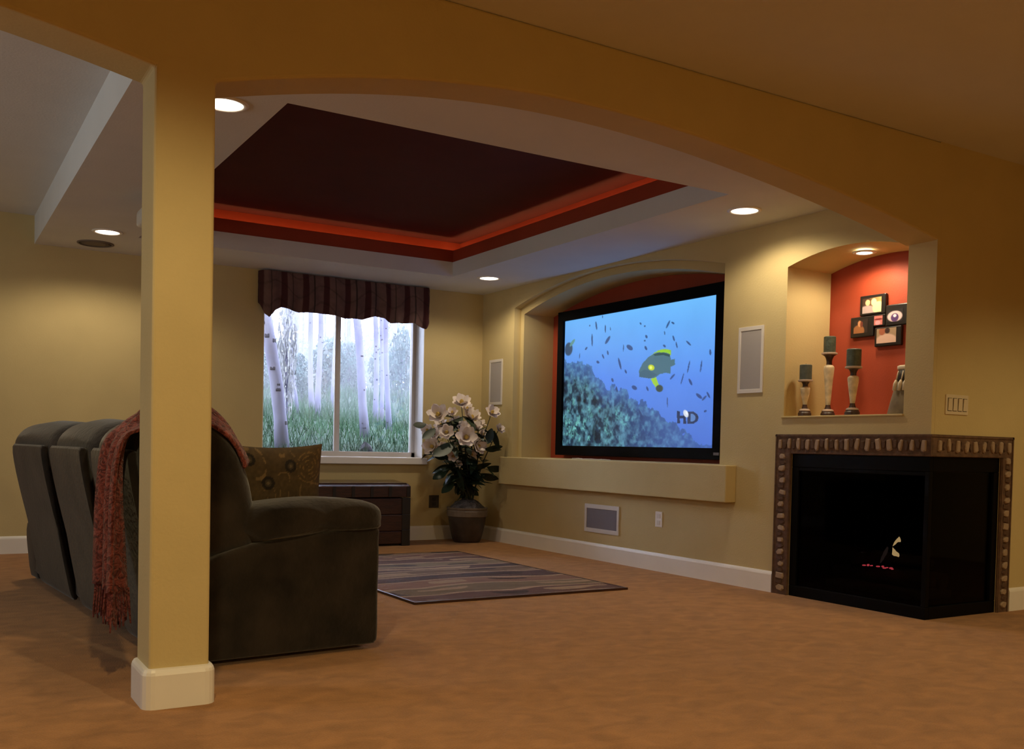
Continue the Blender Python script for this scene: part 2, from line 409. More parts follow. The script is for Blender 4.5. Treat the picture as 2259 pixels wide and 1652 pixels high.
# arch wall with the column
ax = np.array([-3.95, -3.76, -3.325, -2.934, -2.498, -2.0, -1.449, -0.98, -0.457, -0.2, 0.0])
az = np.array([2.158, 2.208, 2.305, 2.358, 2.388, 2.384, 2.340, 2.284, 2.207, 2.162, 2.120])
pf = np.polyfit(ax, az, 5)
rarch = [(CX1 + (0 - CX1) * i / 40, float(np.polyval(pf, CX1 + (0 - CX1) * i / 40))) for i in range(41)]
larch = arc(-7.04, CX0, 2.17, 0.155, 28)
outline = [(XL, HM), (XL, 0), (-7.04, 0)] + larch + [(CX0, 0), (CX1, 0)] + rarch + [(0.03, rarch[-1][1]), (0.03, HM)]
mb = MB(); N = len(outline)
mb.add([(a, -D - 0.0006, b) for a, b in outline] + [(a, -D + TH, b) for a, b in outline], [tuple(range(N)), tuple(reversed(range(N, 2 * N)))] + [(i, (i + 1) % N, (i + 1) % N + N, i + N) for i in range(N)])
struct(mb.build('wall_arch', 'wall_paint', bevel=0.012, segs=3), 'tan yellow wall of two shallow arches meeting on a square column', 'wall')

# other walls of the room behind the camera
struct(MB().box(XL - 0.15, XL, YF, 0.24, 0, HM).build('wall_left', 'wall_paint'), 'plain tan side wall far out beyond the sofa', 'wall')
struct(MB().box(XR, XR + 0.15, YF, -D + 0.24, 0, HM).build('wall_side', 'wall_paint'), 'plain tan side wall past the fireplace', 'wall')
struct(MB().box(XL - 0.15, XR + 0.15, YF - 0.15, YF, 0, HM).build('wall_rear', 'wall_paint'), 'plain tan wall facing the arches', 'wall')

# ceilings
SX = -4.06
TX0, TX1, TY0, TY1 = -3.42, -0.745, -4.262, -0.755
def rect(x0, x1, y0, y1): return [(x0, y0), (x1, y0), (x1, y1), (x0, y1)]
mb = MB(); mb.poly(rect(SX, 0, -D + TH, 0), [rect(TX0, TX1, TY0, TY1)], XY, HC, HC + 0.128)
mb.poly(rect(SX, 0.0, -D + TH, 0), [rect(TX0 - 0.17, TX1 + 0.17, TY0 - 0.17, TY1 + 0.17)], XY, HC + 0.128, HC + 0.37, cap0=False)
struct(mb.build('ceiling_soffit', 'ceiling_paint'), 'off white dropped ceiling band around the tray recess', 'ceiling')
g = 0.006
mb = MB(); mb.poly(rect(TX0 - g - 0.02, TX1 + g + 0.02, TY0 - g - 0.02, TY1 + g + 0.02), [rect(TX0 - g, TX1 + g, TY0 - g, TY1 + g)], XY, HC + 0.128, HC + 0.235)
struct(mb.build('trim_3', 'red_paint', bevel=0.004), 'dark red fascia running round the ceiling tray', 'trim')
mb = MB(); mb.poly(rect(TX0 - 0.169, TX1 + 0.169, TY0 - 0.169, TY1 + 0.169), [rect(TX0 - 0.15, TX1 + 0.15, TY0 - 0.15, TY1 + 0.15)], XY, HC + 0.129, HC + 0.335)
struct(mb.build('wall_tray', 'red_paint'), 'red painted upright sides of the ceiling tray', 'wall')
struct(MB().box(TX0 - 0.17, TX1 + 0.17, TY0 - 0.17, TY1 + 0.17, HC + 0.335, HC + 0.37).build('ceiling_tray', 'maroon_paint'), 'dark maroon ceiling inside the tray recess', 'ceiling')
mb = MB(); mb.box(XL, SX, -D + TH, 0.0, HM, HM + 0.1)
struct(mb.build('ceiling_left', 'ceiling_paint'), 'pale higher ceiling beside the dropped soffit', 'ceiling')
struct(MB().box(XL, XR, YF, -D + TH, HM, HM + 0.1).build('ceiling_front', 'ceiling_paint'), 'pale ceiling of the room in front of the arches', 'ceiling')

# baseboards: rounded-top profile swept along a path (outward normal on the right of travel)
def baseboard(name, pts, label, th=0.016, closed=False):
    prof = [(0, 0), (th, 0), (th, ZB - 0.022), (th - 0.003, ZB - 0.012), (th - 0.009, ZB - 0.003), (0.002, ZB), (0, ZB)]
    P = [Vector((x, y, 0)) for x, y in pts]; n = len(P); rings = []
    for i in range(n):
        if closed: a, b = (P[i] - P[i - 1]).normalized(), (P[(i + 1) % n] - P[i]).normalized()
        else: a = (P[i] - P[i - 1]).normalized() if i else (P[1] - P[0]).normalized(); b = (P[i + 1] - P[i]).normalized() if i < n - 1 else a
        na, nb = Vector((a.y, -a.x, 0)), Vector((b.y, -b.x, 0)); nn = (na + nb); nn = nn / max(0.2, nn.dot(na))
        rings.append([P[i] + nn * d + Vector((0, 0, z)) for d, z in prof])
    if closed: rings.append(rings[0])
    return struct(MB().loft(rings, cap=not closed).build(name, 'trim_white', weld=closed), label, 'baseboard')
baseboard('baseboard_back', [(XL, 0), (0, 0)], 'white baseboard along the window wall')
baseboard('baseboard_right', [(0, -0.016), (0, -3.984)], 'white baseboard below the screen ledge')
baseboard('baseboard_front', [(0.775, -D), (XR, -D)], 'white baseboard between the fireplace and the side wall')
k = 0.02
def roundcorner(cx, cy, a0, r=k, n=4): return [(cx + r * math.cos(a0 - PI / 2 * i / n), cy + r * math.sin(a0 - PI / 2 * i / n)) for i in range(n + 1)]
pts = []
for (cx, cy, a0) in ((CX0 + k, -D + TH - k, PI), (CX1 - k, -D + TH - k, PI / 2), (CX1 - k, -D + k, 0), (CX0 + k, -D + k, -PI / 2)): pts += roundcorner(cx, cy, a0)
baseboard('baseboard_column', list(reversed(pts)), 'white rounded-corner baseboard wrapped round the foot of the column', th=0.022, closed=True)

# window: vinyl slider set deep in the wall
win = thing('window_1', 'two pane sliding window with pale frame looking onto birch trees', 'window'); win['kind'] = 'structure'
FY0, FY1 = 0.165, 0.225
def bar(name, x0, x1, z0, z1, y0=FY0, y1=FY1, m='vinyl'): return MB().box(x0, x1, y0, y1, z0, z1).build(name, m, win, bevel=0.005)
bar('window_frame', WX0, WX0 + 0.045, WZ0, WZ1); bar('window_frame', WX1 - 0.045, WX1, WZ0, WZ1)
bar('window_frame', WX0, WX1, WZ0, WZ0 + 0.05); bar('window_frame', WX0, WX1, WZ1 - 0.05, WZ1)
mx = px(744, 850, 'y', 0.19).x
bar('mullion', mx - 0.034, mx - 0.004, WZ0 + 0.05, WZ1 - 0.05, 0.16, 0.19); bar('mullion', mx + 0.0, mx + 0.032, WZ0 + 0.05, WZ1 - 0.05, 0.195, 0.222)
bar('pane', WX0 + 0.045, mx, WZ0 + 0.05, WZ1 - 0.05, 0.176, 0.180, 'window_glass'); bar('pane', mx, WX1 - 0.045, WZ0 + 0.05, WZ1 - 0.05, 0.208, 0.212, 'window_glass')
MB().box(WX0 - 0.03, WX1 + 0.035, -0.045, 0.0, 0.735, 0.80).box(WX0, WX1, 0.0, FY0, 0.785, 0.803).build('window_sill', 'window_white', win, bevel=0.006)
MB().box(WX1 - 0.006, WX1, 0.0, FY0, 0.80, WZ1).build('reveal', 'window_white', win)
MB().box(WX0, WX0 + 0.006, 0.0, FY0, 0.80, WZ1).build('reveal', 'window_white', win)

# ------------------------------------------------------------------ lamps
def spot(parent, power, colour, size=2.2, blend=0.45, r=0.06, z=-0.03):
    l = bpy.data.lights.new('can_light', 'SPOT'); l.energy = power; l.color = colour; l.spot_size = size; l.spot_blend = blend; l.shadow_soft_size = r
    o = bpy.data.objects.new('can_light', l); COL.objects.link(o); o.parent = parent; o.location = (0, 0, z); return o
def make_can(name, label, loc, power, colour, group, r=0.085, size=2.75):
    t = thing(name, label, 'ceiling light', loc, group=group)
    MB().lathe([(r + 0.022, 0.0), (r + 0.022, -0.004), (r + 0.014, -0.008), (r, -0.008), (r - 0.004, -0.001), (r - 0.004, 0.0)], 32, close=False).build('trim_ring', 'trim_white', t, smooth=True)
    MB().lathe([(r - 0.003, -0.002), (r * 0.8, -0.007), (r * 0.45, -0.011), (0.004, -0.0125)], 32).build('lens', 'lens_glow', t, smooth=True)
    spot(t, power, colour, size)
    return t
G1 = 'recessed lights in the dropped ceiling'
make_can('recessed_light', 'round recessed ceiling light close to the square column', (-3.655, -4.09, HC), CAN_POWER * 0.85, CAN_COLOUR, G1)
make_can('recessed_light', 'round recessed ceiling light beside the round ceiling speaker', (-3.652, -0.846, HC), CAN_POWER * 1.2, CAN_COLOUR, G1)
make_can('recessed_light', 'round recessed ceiling light over the tall wall speaker next to the niche', (-0.40, -4.037, HC), CAN_POWER * 0.9, CAN_COLOUR, G1)
make_can('recessed_light', 'round recessed ceiling light in the corner above the flowers', (-0.45, -0.90, HC), CAN_POWER * 1.0, CAN_COLOUR, G1)
t = make_can('niche_light', 'small puck light in the arched top of the display niche', tuple(px(1907, 556, 'z', 2.184)), 20.0, (1.0, 0.80, 0.52), None, r=0.05, size=3.0)

# rope light hidden in the tray cove
m = 0.085
pts = [(TX0 - m, TY0 - m), (TX1 + m, TY0 - m), (TX1 + m, TY1 + m), (TX0 - m, TY1 + m), (TX0 - m, TY0 - m)]
mb = MB()
for a, b in zip(pts, pts[1:]): mb.tube([(*a, HC + 0.145), (*b, HC + 0.145)], 0.012, 8)
tag(mb.build('rope_light', 'rope_glow', smooth=True), 'orange rope light lying in the cove of the red ceiling tray', 'rope light')

# ceiling speaker
t = thing('ceiling_speaker', 'round grey speaker grille in the ceiling near the window wall', 'speaker', (-3.66, -0.33, HC))
MB().lathe([(0.135, 0), (0.135, -0.006), (0.125, -0.010), (0.118, -0.007), (0.118, 0)], 36, close=False).build('trim_ring', 'vent_grey', t, smooth=True)
MB().lathe([(0.119, -0.003), (0.06, -0.007), (0.004, -0.008)], 36).build('grille', 'vent_grey', t, smooth=True)

# projector, all but its edge hidden behind the column
t = thing('projector', 'white projector hanging from the ceiling, mostly hidden behind the column', 'projector', (-3.52, -2.10, HC))
MB().lathe([(0.05, 0), (0.05, -0.012), (0.018, -0.016), (0.018, -0.06)], 16).build('ceiling_mount', 'projector_white', t)
MB().rbox((0, 0, -0.115), (0.26, 0.34, 0.11), 0.03, 8).build('body', 'projector_white', t, smooth=True, weld=True)
MB().lathe([(0.045, 0), (0.045, 0.03), (0.036, 0.034), (0.034, 0.02), (0.003, 0.018)], 20, T(0.125, 0.04, -0.115) @ Ry(PI / 2)).build('lens', 'lens_dark', t, smooth=True)

# ------------------------------------------------------------------ the screen
SXP = 0.33
SY0, SY1, SZ0, SZ1 = -0.985, -3.035, 0.948, 2.108
scr = thing('projection_screen', 'wide black framed screen showing a fish above a coral reef', 'screen', (0.40, (SY0 + SY1) / 2, SZ0 - 0.09))
fw = 0.088
mb = MB(); mb.poly([(SY0 + fw, SZ0 - fw), (SY1 - fw, SZ0 - fw), (SY1 - fw, SZ1 + fw), (SY0 + fw, SZ1 + fw)], [[(SY0, SZ0), (SY1, SZ0), (SY1, SZ1), (SY0, SZ1)]], YZ, SXP - 0.025, SXP + 0.055)
fr = mb.build('frame', 'screen_velvet', scr, bevel=0.005, world=True)
p = px(1580, 999, 'x', SXP - 0.026)
MB().box(SXP - 0.028, SXP - 0.025, p.y - 0.03, p.y + 0.03, SZ0 - fw * 0.62, SZ0 - fw * 0.38).build('maker_mark', 'sub_grille', fr, world=True)
NU, NV = 340, 270
S, Tt = np.meshgrid(np.linspace(0, 1, NU), np.linspace(0, 1, NV), indexing='ij')
Wd, Hd = SY0 - SY1, SZ1 - SZ0
X, Y = S * Wd, Tt * Hd
def cp(cx, cy):
    q = px(1220 + cx / 4.3475, 640 + cy / 4.3475, 'x', SXP); return (SY0 - q.y, SZ1 - q.z)
def L3(*c): return np.array(lin(c))
top, midc, low = L3(112, 190, 255), L3(88, 140, 236), L3(74, 112, 205)
tt = np.clip(Tt * 1.0 + 0.10 * (1 - S), 0, 1)[..., None]
img = np.where(tt < 0.55, top + (midc - top) * (tt / 0.55), midc + (low - midc) * ((tt - 0.55) / 0.45))
img = img * (1 + 0.10 * (fbm(X * 5, Y * 5, 11) - 0.5))[..., None]
# reef
edge = [cp(a, b) for a, b in ((100, 680), (300, 700), (400, 800), (470, 900), (560, 930), (640, 940), (740, 1000), (850, 1070), (950, 1120), (1040, 1230), (1150, 1270), (1270, 1370), (1400, 1450), (1560, 1500))]
ex, ey = np.array([e[0] for e in edge]), np.array([e[1] for e in edge])
d = Y - np.interp(X, ex, ey) - 0.13 * (fbm(X * 16, Y * 16, 21, 4) - 0.5)
rough = fbm(X * 26, Y * 26, 31, 5); rough2 = fbm(X * 12 + 9, Y * 12, 41, 5); fine = fbm(X * 70, Y * 60, 51, 2)
reef = L3(26, 48, 70) + (L3(86, 138, 158) - L3(26, 48, 70)) * np.clip((rough - 0.38) * 2.6, 0, 1)[..., None]
pale = np.clip((rough2 - 0.56) * 7, 0, 1) * np.clip((fine - 0.35) * 3, 0, 1) * np.clip((Tt - 0.45) * 3, 0.15, 1) * np.clip(1.15 - S * 1.1, 0, 1)
reef = reef + (L3(120, 205, 200) - reef) * pale[..., None] * 0.8
dark = np.clip((0.42 - rough2) * 7, 0, 1); reef = reef * (1 - 0.7 * dark)[..., None] * (0.62 + 0.76 * fbm(X * 40, Y * 34, 33, 3))[..., None]
haze = np.clip(np.maximum((S - 0.35) * 1.1, 0.45 - d * 2.2), 0, 0.75)[..., None]
reef = reef * (1 - haze) + img * haze * 0.92
img = np.where((d > 0)[..., None], reef, img)
def blob(cx, cy, rx, ry, ang, col, soft=1.0, alpha=1.0):
    x0, y0 = cp(cx, cy); rx *= Wd / 1440; ry *= Wd / 1440; c, s = math.cos(ang), math.sin(ang)
    q = ((X - x0) * c + (Y - y0) * s) ** 2 / rx ** 2 + (-(X - x0) * s + (Y - y0) * c) ** 2 / ry ** 2
    a = np.clip((1.25 - q) * 2.5 * soft, 0, 1)[..., None] * alpha
    global img; img = img * (1 - a) + L3(*col) * a
def shape(pts, col, alpha=1.0):
    global img
    a = inpoly(X, Y, [cp(*q) for q in pts])[..., None] * alpha; img = img * (1 - a) + L3(*col) * a
dk = (38, 58, 110)
for (cx, cy, ln, wd, an) in ((415, 340, 34, 9, 1.3), (502, 370, 30, 7, 1.5), (375, 478, 48, 9, 1.5), (524, 478, 40, 13, -0.7), (735, 550, 40, 15, 0.4), (890, 555, 20, 9, 0.8), (640, 705, 48, 10, 1.15), (697, 780, 18, 8, 0.9), (480, 635, 22, 7, 0.9), (525, 600, 18, 8, 1.2), (895, 445, 16, 9, 0.7), (1103, 328, 32, 8, -0.9), (1150, 315, 18, 6, 0.4), (1157, 462, 22, 7, 1.1), (1185, 525, 24, 6, 1.2), (1068, 535, 16, 7, 0.5), (780, 935, 32, 13, 0.3), (570, 862, 18, 10, 0.8), (1318, 880, 28, 9, 0.9), (1300, 735, 42, 6, -1.3), (1420, 730, 40, 6, -1.4), (1508, 595, 20, 9, 1.4), (1300, 508, 30, 6, 0.6), (1400, 1015, 34, 10, 0.5), (1450, 1035, 26, 7, -0.6), (1490, 1005, 26, 7, 0.9), (1145, 830, 30, 7, -0.6), (1097, 1075, 36, 5, 1.5), (905, 945, 20, 8, 0.9), (840, 320, 12, 6, 0.6), (880, 345, 10, 6, 0.2), (318, 560, 18, 8, -0.5), (352, 340, 8, 6, 0), (255, 630, 22, 5, -1.4), (1070, 410, 14, 5, 1.3), (475, 255, 12, 4, 1.5), (1460, 1160, 14, 6, -0.2), (1240, 850, 40, 5, -1.2), (430, 690, 20, 9, 0.3), (675, 555, 26, 5, 1.6), (840, 1185, 34, 9, 0.9), (610, 950, 24, 9, 1.2), (880, 485, 10, 5, 0), (550, 370, 14, 4, 1.4), (1380, 1210, 12, 6, 0.4)):
    blob(cx, cy, ln * 0.8, wd * 0.9, an, dk, 1.0, 0.85)
blob(150, 565, 44, 42, 0, (52, 78, 110)); blob(185, 505, 34, 12, -0.6, (96, 150, 150))
body = [(828, 832), (824, 775), (858, 702), (915, 642), (985, 600), (1060, 588), (1118, 612), (1132, 668), (1168, 658), (1170, 715), (1128, 735), (1124, 800), (1078, 792), (1022, 806), (982, 838), (928, 848)]
shape([(862, 700), (925, 636), (1010, 575), (1075, 562), (1135, 575), (1128, 628), (1060, 604), (980, 616), (915, 655)], (140, 190, 70))
shape(body, (74, 112, 128)); shape([(828, 832), (826, 790), (880, 760), (960, 790), (1000, 810), (930, 848)], (62, 96, 118), 0.8)
shape([(960, 612), (1050, 596), (1122, 618), (1118, 640), (1060, 622), (975, 630)], (46, 80, 84))
shape([(972, 598), (1040, 574), (1110, 572), (1128, 606), (1060, 596)], (150, 208, 50))
blob(942, 742, 28, 16, 0.2, (196, 214, 40)); blob(938, 742, 12, 9, 0.2, (235, 245, 120))
shape([(936, 850), (988, 836), (1022, 926), (1000, 950), (962, 900)], (158, 205, 62)); blob(1020, 942, 32, 20, 0.1, (58, 74, 70))
mk = (30, 34, 52)
shape([(1188, 1158), (1216, 1162), (1218, 1278), (1190, 1276)], mk, 0.9); shape([(1250, 1164), (1276, 1166), (1276, 1280), (1250, 1280)], mk, 0.9); shape([(1214, 1205), (1254, 1205), (1254, 1232), (1214, 1232)], mk, 0.9)
shape([(1290, 1164), (1350, 1166), (1385, 1190), (1397, 1224), (1384, 1258), (1350, 1278), (1290, 1280)], mk, 0.9); keep = L3(92, 130, 190)
shape([(1318, 1186), (1345, 1188), (1362, 1204), (1368, 1224), (1360, 1244), (1344, 1258), (1318, 1258)], (92, 130, 190))
blob(1274, 1184, 24, 16, 0.7, (214, 222, 235)); blob(1282, 1178, 12, 8, 0.7, (240, 244, 250))
Gs = np.stack([np.full_like(S, SXP), SY0 - X, SZ1 - Y], -1); Gs -= np.array(scr.location)
printed('picture', Gs, np.clip(img, 0, 1), 'screen_picture', scr)
MB().box(SXP + 0.002, SXP + 0.01, SY1 - 0.01, SY0 + 0.01, SZ0 - 0.01, SZ1 + 0.01).build('backing_cloth', 'screen_velvet', scr, world=True)

mb = MB(); pts = [Vector((0.12 + 0.05 * math.sin(i * 0.9), px(1262 + 85 * i / 14, 1008, 'x', 0.12).y, 0.834 + 0.002 * math.sin(i * 2.1))) for i in range(15)]
tag(mb.tube(pts, 0.004, 6).build('signal_cable', 'trim_white', smooth=True), 'thin white cable lying on the ledge under the screen', 'cable')

# ------------------------------------------------------------------ wall fittings
def wall_speaker(name, label, y0, y1, z0, z1, gm, cat='speaker', group=None, bw=0.022):
    t = thing(name, label, cat, (0, (y0 + y1) / 2, z0), group=group)
    mb = MB(); mb.poly([(y0, z0), (y1, z0), (y1, z1), (y0, z1)], [[(y0 - bw, z0 + bw * 1.25), (y1 + bw, z0 + bw * 1.25), (y1 + bw, z1 - bw * 1.25), (y0 - bw, z1 - bw * 1.25)]], YZ, -0.010, 0.0)
    mb.build('frame', 'speaker_frame', t, bevel=0.002, world=True)
    MB().box(-0.006, -0.001, y1 + bw * 0.8, y0 - bw * 0.8, z0 + bw, z1 - bw).build('grille', gm, t, world=True)
wall_speaker('wall_speaker', 'tall white in-wall speaker in the corner above the flowers', -0.165, -0.418, 1.333, 1.777, 'grille', group='in-wall speakers beside the screen')
wall_speaker('wall_speaker', 'tall white in-wall speaker between the screen and the display niche', -3.612, -3.847, 1.323, 1.775, 'grille', group='in-wall speakers beside the screen')
wall_speaker('wall_subwoofer', 'square grey speaker grille low on the wall under the ledge', -1.843, -2.317, 0.226, 0.461, 'sub_grille', bw=0.028)
def plate(name, label, M, w, h, m, parts, cat):
    t = thing(name, label, cat); t.matrix_basis = M
    MB().box(-w / 2, w / 2, -0.007, 0.0, -h / 2, h / 2).build('plate', m, t, bevel=0.003)
    for pn, x, z, pw, ph, pm, dep in parts: MB().box(x - pw / 2, x + pw / 2, -dep, -0.004, z - ph / 2, z + ph / 2).build(pn, pm, t, bevel=0.0015)
    return t
# plates face local -y; on the screen wall turn them to face -x
plate('power_outlet', 'white wall outlet under the ledge beside the low speaker grille', T(0, -2.81, 0.396) @ Rz(-PI / 2), 0.082, 0.118, 'trim_white', [('socket', 0, s * 0.024, 0.036, 0.032, 'speaker_frame', 0.010) for s in (-1, 1)], 'outlet')
plate('power_outlet', 'dark brown wall outlet low on the window wall behind the flower pot', T(-0.512, 0, 0.374), 0.108, 0.124, 'plate_brown', [('socket', 0, s * 0.025, 0.04, 0.034, 'slot_dark', 0.010) for s in (-1, 1)], 'outlet')
sw = plate('light_switch', 'ivory four gang light switch plate above the fireplace', T(0.217, -D, 1.216), 0.206, 0.113, 'plate_ivory', [], 'switch')
for i in range(4):
    x = (i - 1.5) * 0.046
    MB().box(x - 0.018, x + 0.018, -0.0085, -0.004, -0.037, 0.037).build('surround', 'slot_dark', sw)
    MB().add([(x - 0.016, -0.014, 0.034), (x + 0.016, -0.014, 0.034), (x + 0.016, -0.0095, -0.034), (x - 0.016, -0.0095, -0.034), (x - 0.016, -0.005, 0.034), (x + 0.016, -0.005, 0.034), (x + 0.016, -0.005, -0.034), (x - 0.016, -0.005, -0.034)],
             [(0, 1, 2, 3), (0, 4, 5, 1), (3, 2, 6, 7), (0, 3, 7, 4), (1, 5, 6, 2)]).build('rocker', 'plate_ivory', sw)

# ------------------------------------------------------------------ corner fireplace
fp = thing('fireplace', 'black two sided corner fireplace with a carved stone border and small flame', 'fireplace', (0.3, -4.6, 0))
FY = -D
SL, SR, ST = -3.987, 0.762, 1.044
mb = MB()
mb.box(-0.014, 0.0, FPL, SL, 0, ST).box(-0.014, 0.0, FY - 0.014, FPL, FPT, ST)
mb.box(0.0, SR, FY - 0.014, FY, FPT, ST).box(FPR, SR, FY - 0.014, FY, 0, FPT)
mb.build('stone_border', 'stone_border', fp, bevel=0.003, world=True)
mb = MB()          # thin raised lines along the edges of the border
mb.box(-0.019, -0.013, SL - 0.014, SL - 0.004, 0, ST).box(-0.019, -0.013, FPL + 0.004, FPL + 0.012, 0, FPT + 0.01)
mb.box(-0.019, -0.013, FY - 0.02, SL, ST - 0.014, ST - 0.003).box(-0.019, -0.013, FY - 0.02, FPL, FPT + 0.004, FPT + 0.014)
mb.box(-0.014, SR, FY - 0.019, FY - 0.013, ST - 0.014, ST - 0.003).box(-0.014, FPR, FY - 0.019, FY - 0.013, FPT + 0.004, FPT + 0.014)
mb.box(SR - 0.013, SR - 0.003, FY - 0.019, FY - 0.013, 0, ST).box(FPR + 0.003, FPR + 0.011, FY - 0.019, FY - 0.013, 0, FPT)
mb.build('border_edging', 'stone_border', fp, world=True)
def stone_mesh(k, m):
    n = rnd.choice((6, 7, 8)); ring = []
    for i in range(n):
        a = 2 * PI * (i + rnd.uniform(-0.2, 0.2)) / n; c, s = math.cos(a), math.sin(a)
        q = 0.5 / max(abs(c), abs(s)) ** 0.75 * rnd.uniform(0.82, 1.0); ring.append((c * q, s * q))
    R = [[(x * w, y * w, z) for x, y in ring] for w, z in ((1.0, -0.2), (1.0, 0.55), (0.78, 1.0))]
    return MB().loft(R).mesh('surround_stone', m)
SM = {m: [stone_mesh(i, m) for i in range(6)] for m in ('stone_light', 'stone_dark')}
RA = Matrix(((0, 0, -1, 0), (-1, 0, 0, 0), (0, 1, 0, 0), (0, 0, 0, 1)))
RB = Matrix(((1, 0, 0, 0), (0, 0, -1, 0), (0, 1, 0, 0), (0, 0, 0, 1)))
fpi = fp.matrix_basis.inverted() if False else T(-0.3, 4.6, 0)
def stone(face, a, z, w, h, m, dep):
    o = link('surround_stone', rnd.choice(SM[m]), fp)
    base = (T(-0.014, a, z) @ RA) if face == 'A' else (T(a, FY - 0.014, z) @ RB)
    o.matrix_basis = fpi @ base @ Rz(rnd.uniform(-0.18, 0.18)) @ Matrix.Diagonal((w, h, dep, 1))
zt = (FPT + ST) / 2
n = 15
for i in range(n):
    y = SL - 0.045 - (D + SL - 0.075) * i / (n - 1); wstep = (D + SL - 0.075) / (n - 1)
    stone('A', y, zt + rnd.uniform(-0.004, 0.004), 0.034 * rnd.uniform(0.85, 1.2), 0.082 * rnd.uniform(0.85, 1.05), 'stone_light', 0.012)
    if i < n - 1: stone('A', y - wstep / 2, zt + rnd.uniform(-0.008, 0.008), 0.034 * rnd.uniform(0.8, 1.1), 0.066 * rnd.uniform(0.7, 1.1), 'stone_dark', 0.008)
n = 9
for i in range(n):
    x = 0.055 + (SR - 0.105) * i / (n - 1); wstep = (SR - 0.105) / (n - 1)
    stone('B', x, zt + rnd.uniform(-0.004, 0.004), 0.040 * rnd.uniform(0.8, 1.15), 0.080 * rnd.uniform(0.85, 1.05), 'stone_light', 0.012)
    if i < n - 1: stone('B', x + wstep / 2, zt + rnd.uniform(-0.008, 0.008), 0.034 * rnd.uniform(0.8, 1.1), 0.066 * rnd.uniform(0.7, 1.1), 'stone_dark', 0.008)
n = 12
for i in range(n):
    z = 0.045 + 0.855 * i / (n - 1)
    stone('A', (SL + FPL) / 2 + rnd.uniform(-0.008, 0.008), z, 0.072 * rnd.uniform(0.7, 1.05), 0.038 * rnd.uniform(0.8, 1.15), 'stone_light', 0.012)
    stone('B', (SR + FPR) / 2 + rnd.uniform(-0.004, 0.004), z, 0.060 * rnd.uniform(0.7, 1.05), 0.042 * rnd.uniform(0.8, 1.15), 'stone_light', 0.012)
    if i < n - 1:
        stone('A', (SL + FPL) / 2 + rnd.uniform(-0.010, 0.010), z + 0.039, 0.066 * rnd.uniform(0.7, 1.05), 0.032 * rnd.uniform(0.8, 1.1), 'stone_dark', 0.008)
        stone('B', (SR + FPR) / 2 + rnd.uniform(-0.006, 0.006), z + 0.039, 0.056 * rnd.uniform(0.7, 1.05), 0.030 * rnd.uniform(0.8, 1.1), 'stone_dark', 0.008)
# metal front: rails and stiles on both faces, a post at the corner
mb = MB(); mb.box(0.0, 0.03, FY, FPL, 0.0, 0.07).box(0.0, 0.03, FY, FPL, FPT - 0.085, FPT).box(0.0, 0.03, FPL - 0.055, FPL, 0.07, FPT - 0.085)
mb.build('metal_front', 'black_metal', fp, bevel=0.004, world=True)
mb = MB(); mb.box(0.03, FPR, FY, FY + 0.03, 0.0, 0.07).box(0.03, FPR, FY, FY + 0.03, FPT - 0.085, FPT).box(FPR - 0.05, FPR, FY, FY + 0.03, 0.07, FPT - 0.085)
mb.build('metal_front', 'black_metal', fp, bevel=0.004, world=True)
MB().box(0.0, 0.03, FY, FY + 0.03, 0.07, FPT - 0.085).build('corner_post', 'black_metal', fp, bevel=0.004, world=True)
MB().box(0.004, 0.016, FY + 0.03, FPL - 0.055, FPT - 0.108, FPT - 0.085).build('hood_lip', 'black_metal', fp, bevel=0.003, world=True)
MB().box(0.018, 0.023, FY + 0.03, FPL - 0.055, 0.07, FPT - 0.085).build('pane', 'fire_glass', fp, world=True)
MB().box(0.03, FPR - 0.05, FY + 0.018, FY + 0.023, 0.07, FPT - 0.085).build('pane', 'fire_glass', fp, world=True)
mb = MB(); mb.box(0.03, FPR - 0.002, FPL - 0.012, FPL - 0.002, 0.07, FPT - 0.002).box(FPR - 0.014, FPR - 0.002, FY + 0.03, FPL - 0.012, 0.07, FPT - 0.002)
mb.box(0.03, FPR - 0.002, FY + 0.03, FPL - 0.002, 0.055, 0.07).box(0.03, FPR - 0.002, FY + 0.03, FPL - 0.002, FPT - 0.085, FPT - 0.075)
mb.build('firebox', 'firebox_black', fp, world=True)
MB().rbox((0.30, -4.64, 0.10), (0.36, 0.66, 0.06), 0.02, 6).build('burner_tray', 'ash', fp, smooth=True, weld=True, world=True)
def log(pts, r): 
    P = [Vector(p) for p in pts]; Q = [P[0].lerp(P[1], i / 10) + Vector((rnd.uniform(-1, 1), rnd.uniform(-1, 1), rnd.uniform(-1, 1))) * 0.006 for i in range(11)]
    MB().tube(Q, [r * rnd.uniform(0.88, 1.08) for _ in Q], 12).build('log', 'log_bark', fp, smooth=False, world=True)
log([(0.24, -4.30, 0.175), (0.27, -4.98, 0.185)], 0.045); log([(0.42, -4.36, 0.185), (0.40, -4.96, 0.175)], 0.05)
log([(0.20, -4.46, 0.27), (0.46, -4.70, 0.28)], 0.036); log([(0.44, -4.86, 0.265), (0.26, -4.56, 0.30)], 0.034)
def inflate(name, pts, xpl, th, m, conv):
    P = [px(*conv(a, b), 'x', xpl) for a, b in pts]; c = sum(P, Vector()) / len(P)
    off = Vector((th, 0, 0)); mid = [c.lerp(p, 0.55) for p in P]
    MB().loft([[p + off for p in mid], P, [p - off for p in mid]]).build(name, m, fp, smooth=True, world=True)
cf = lambda a, b: (1880 + a / 11.8, 1140 + b / 11.8)
inflate('flame', [(1225, 512), (1250, 550), (1268, 610), (1262, 655), (1200, 655), (1140, 680), (1085, 722), (1050, 770), (1085, 690), (1130, 620), (1180, 555)], 0.20, 0.012, 'flame_glow', cf)
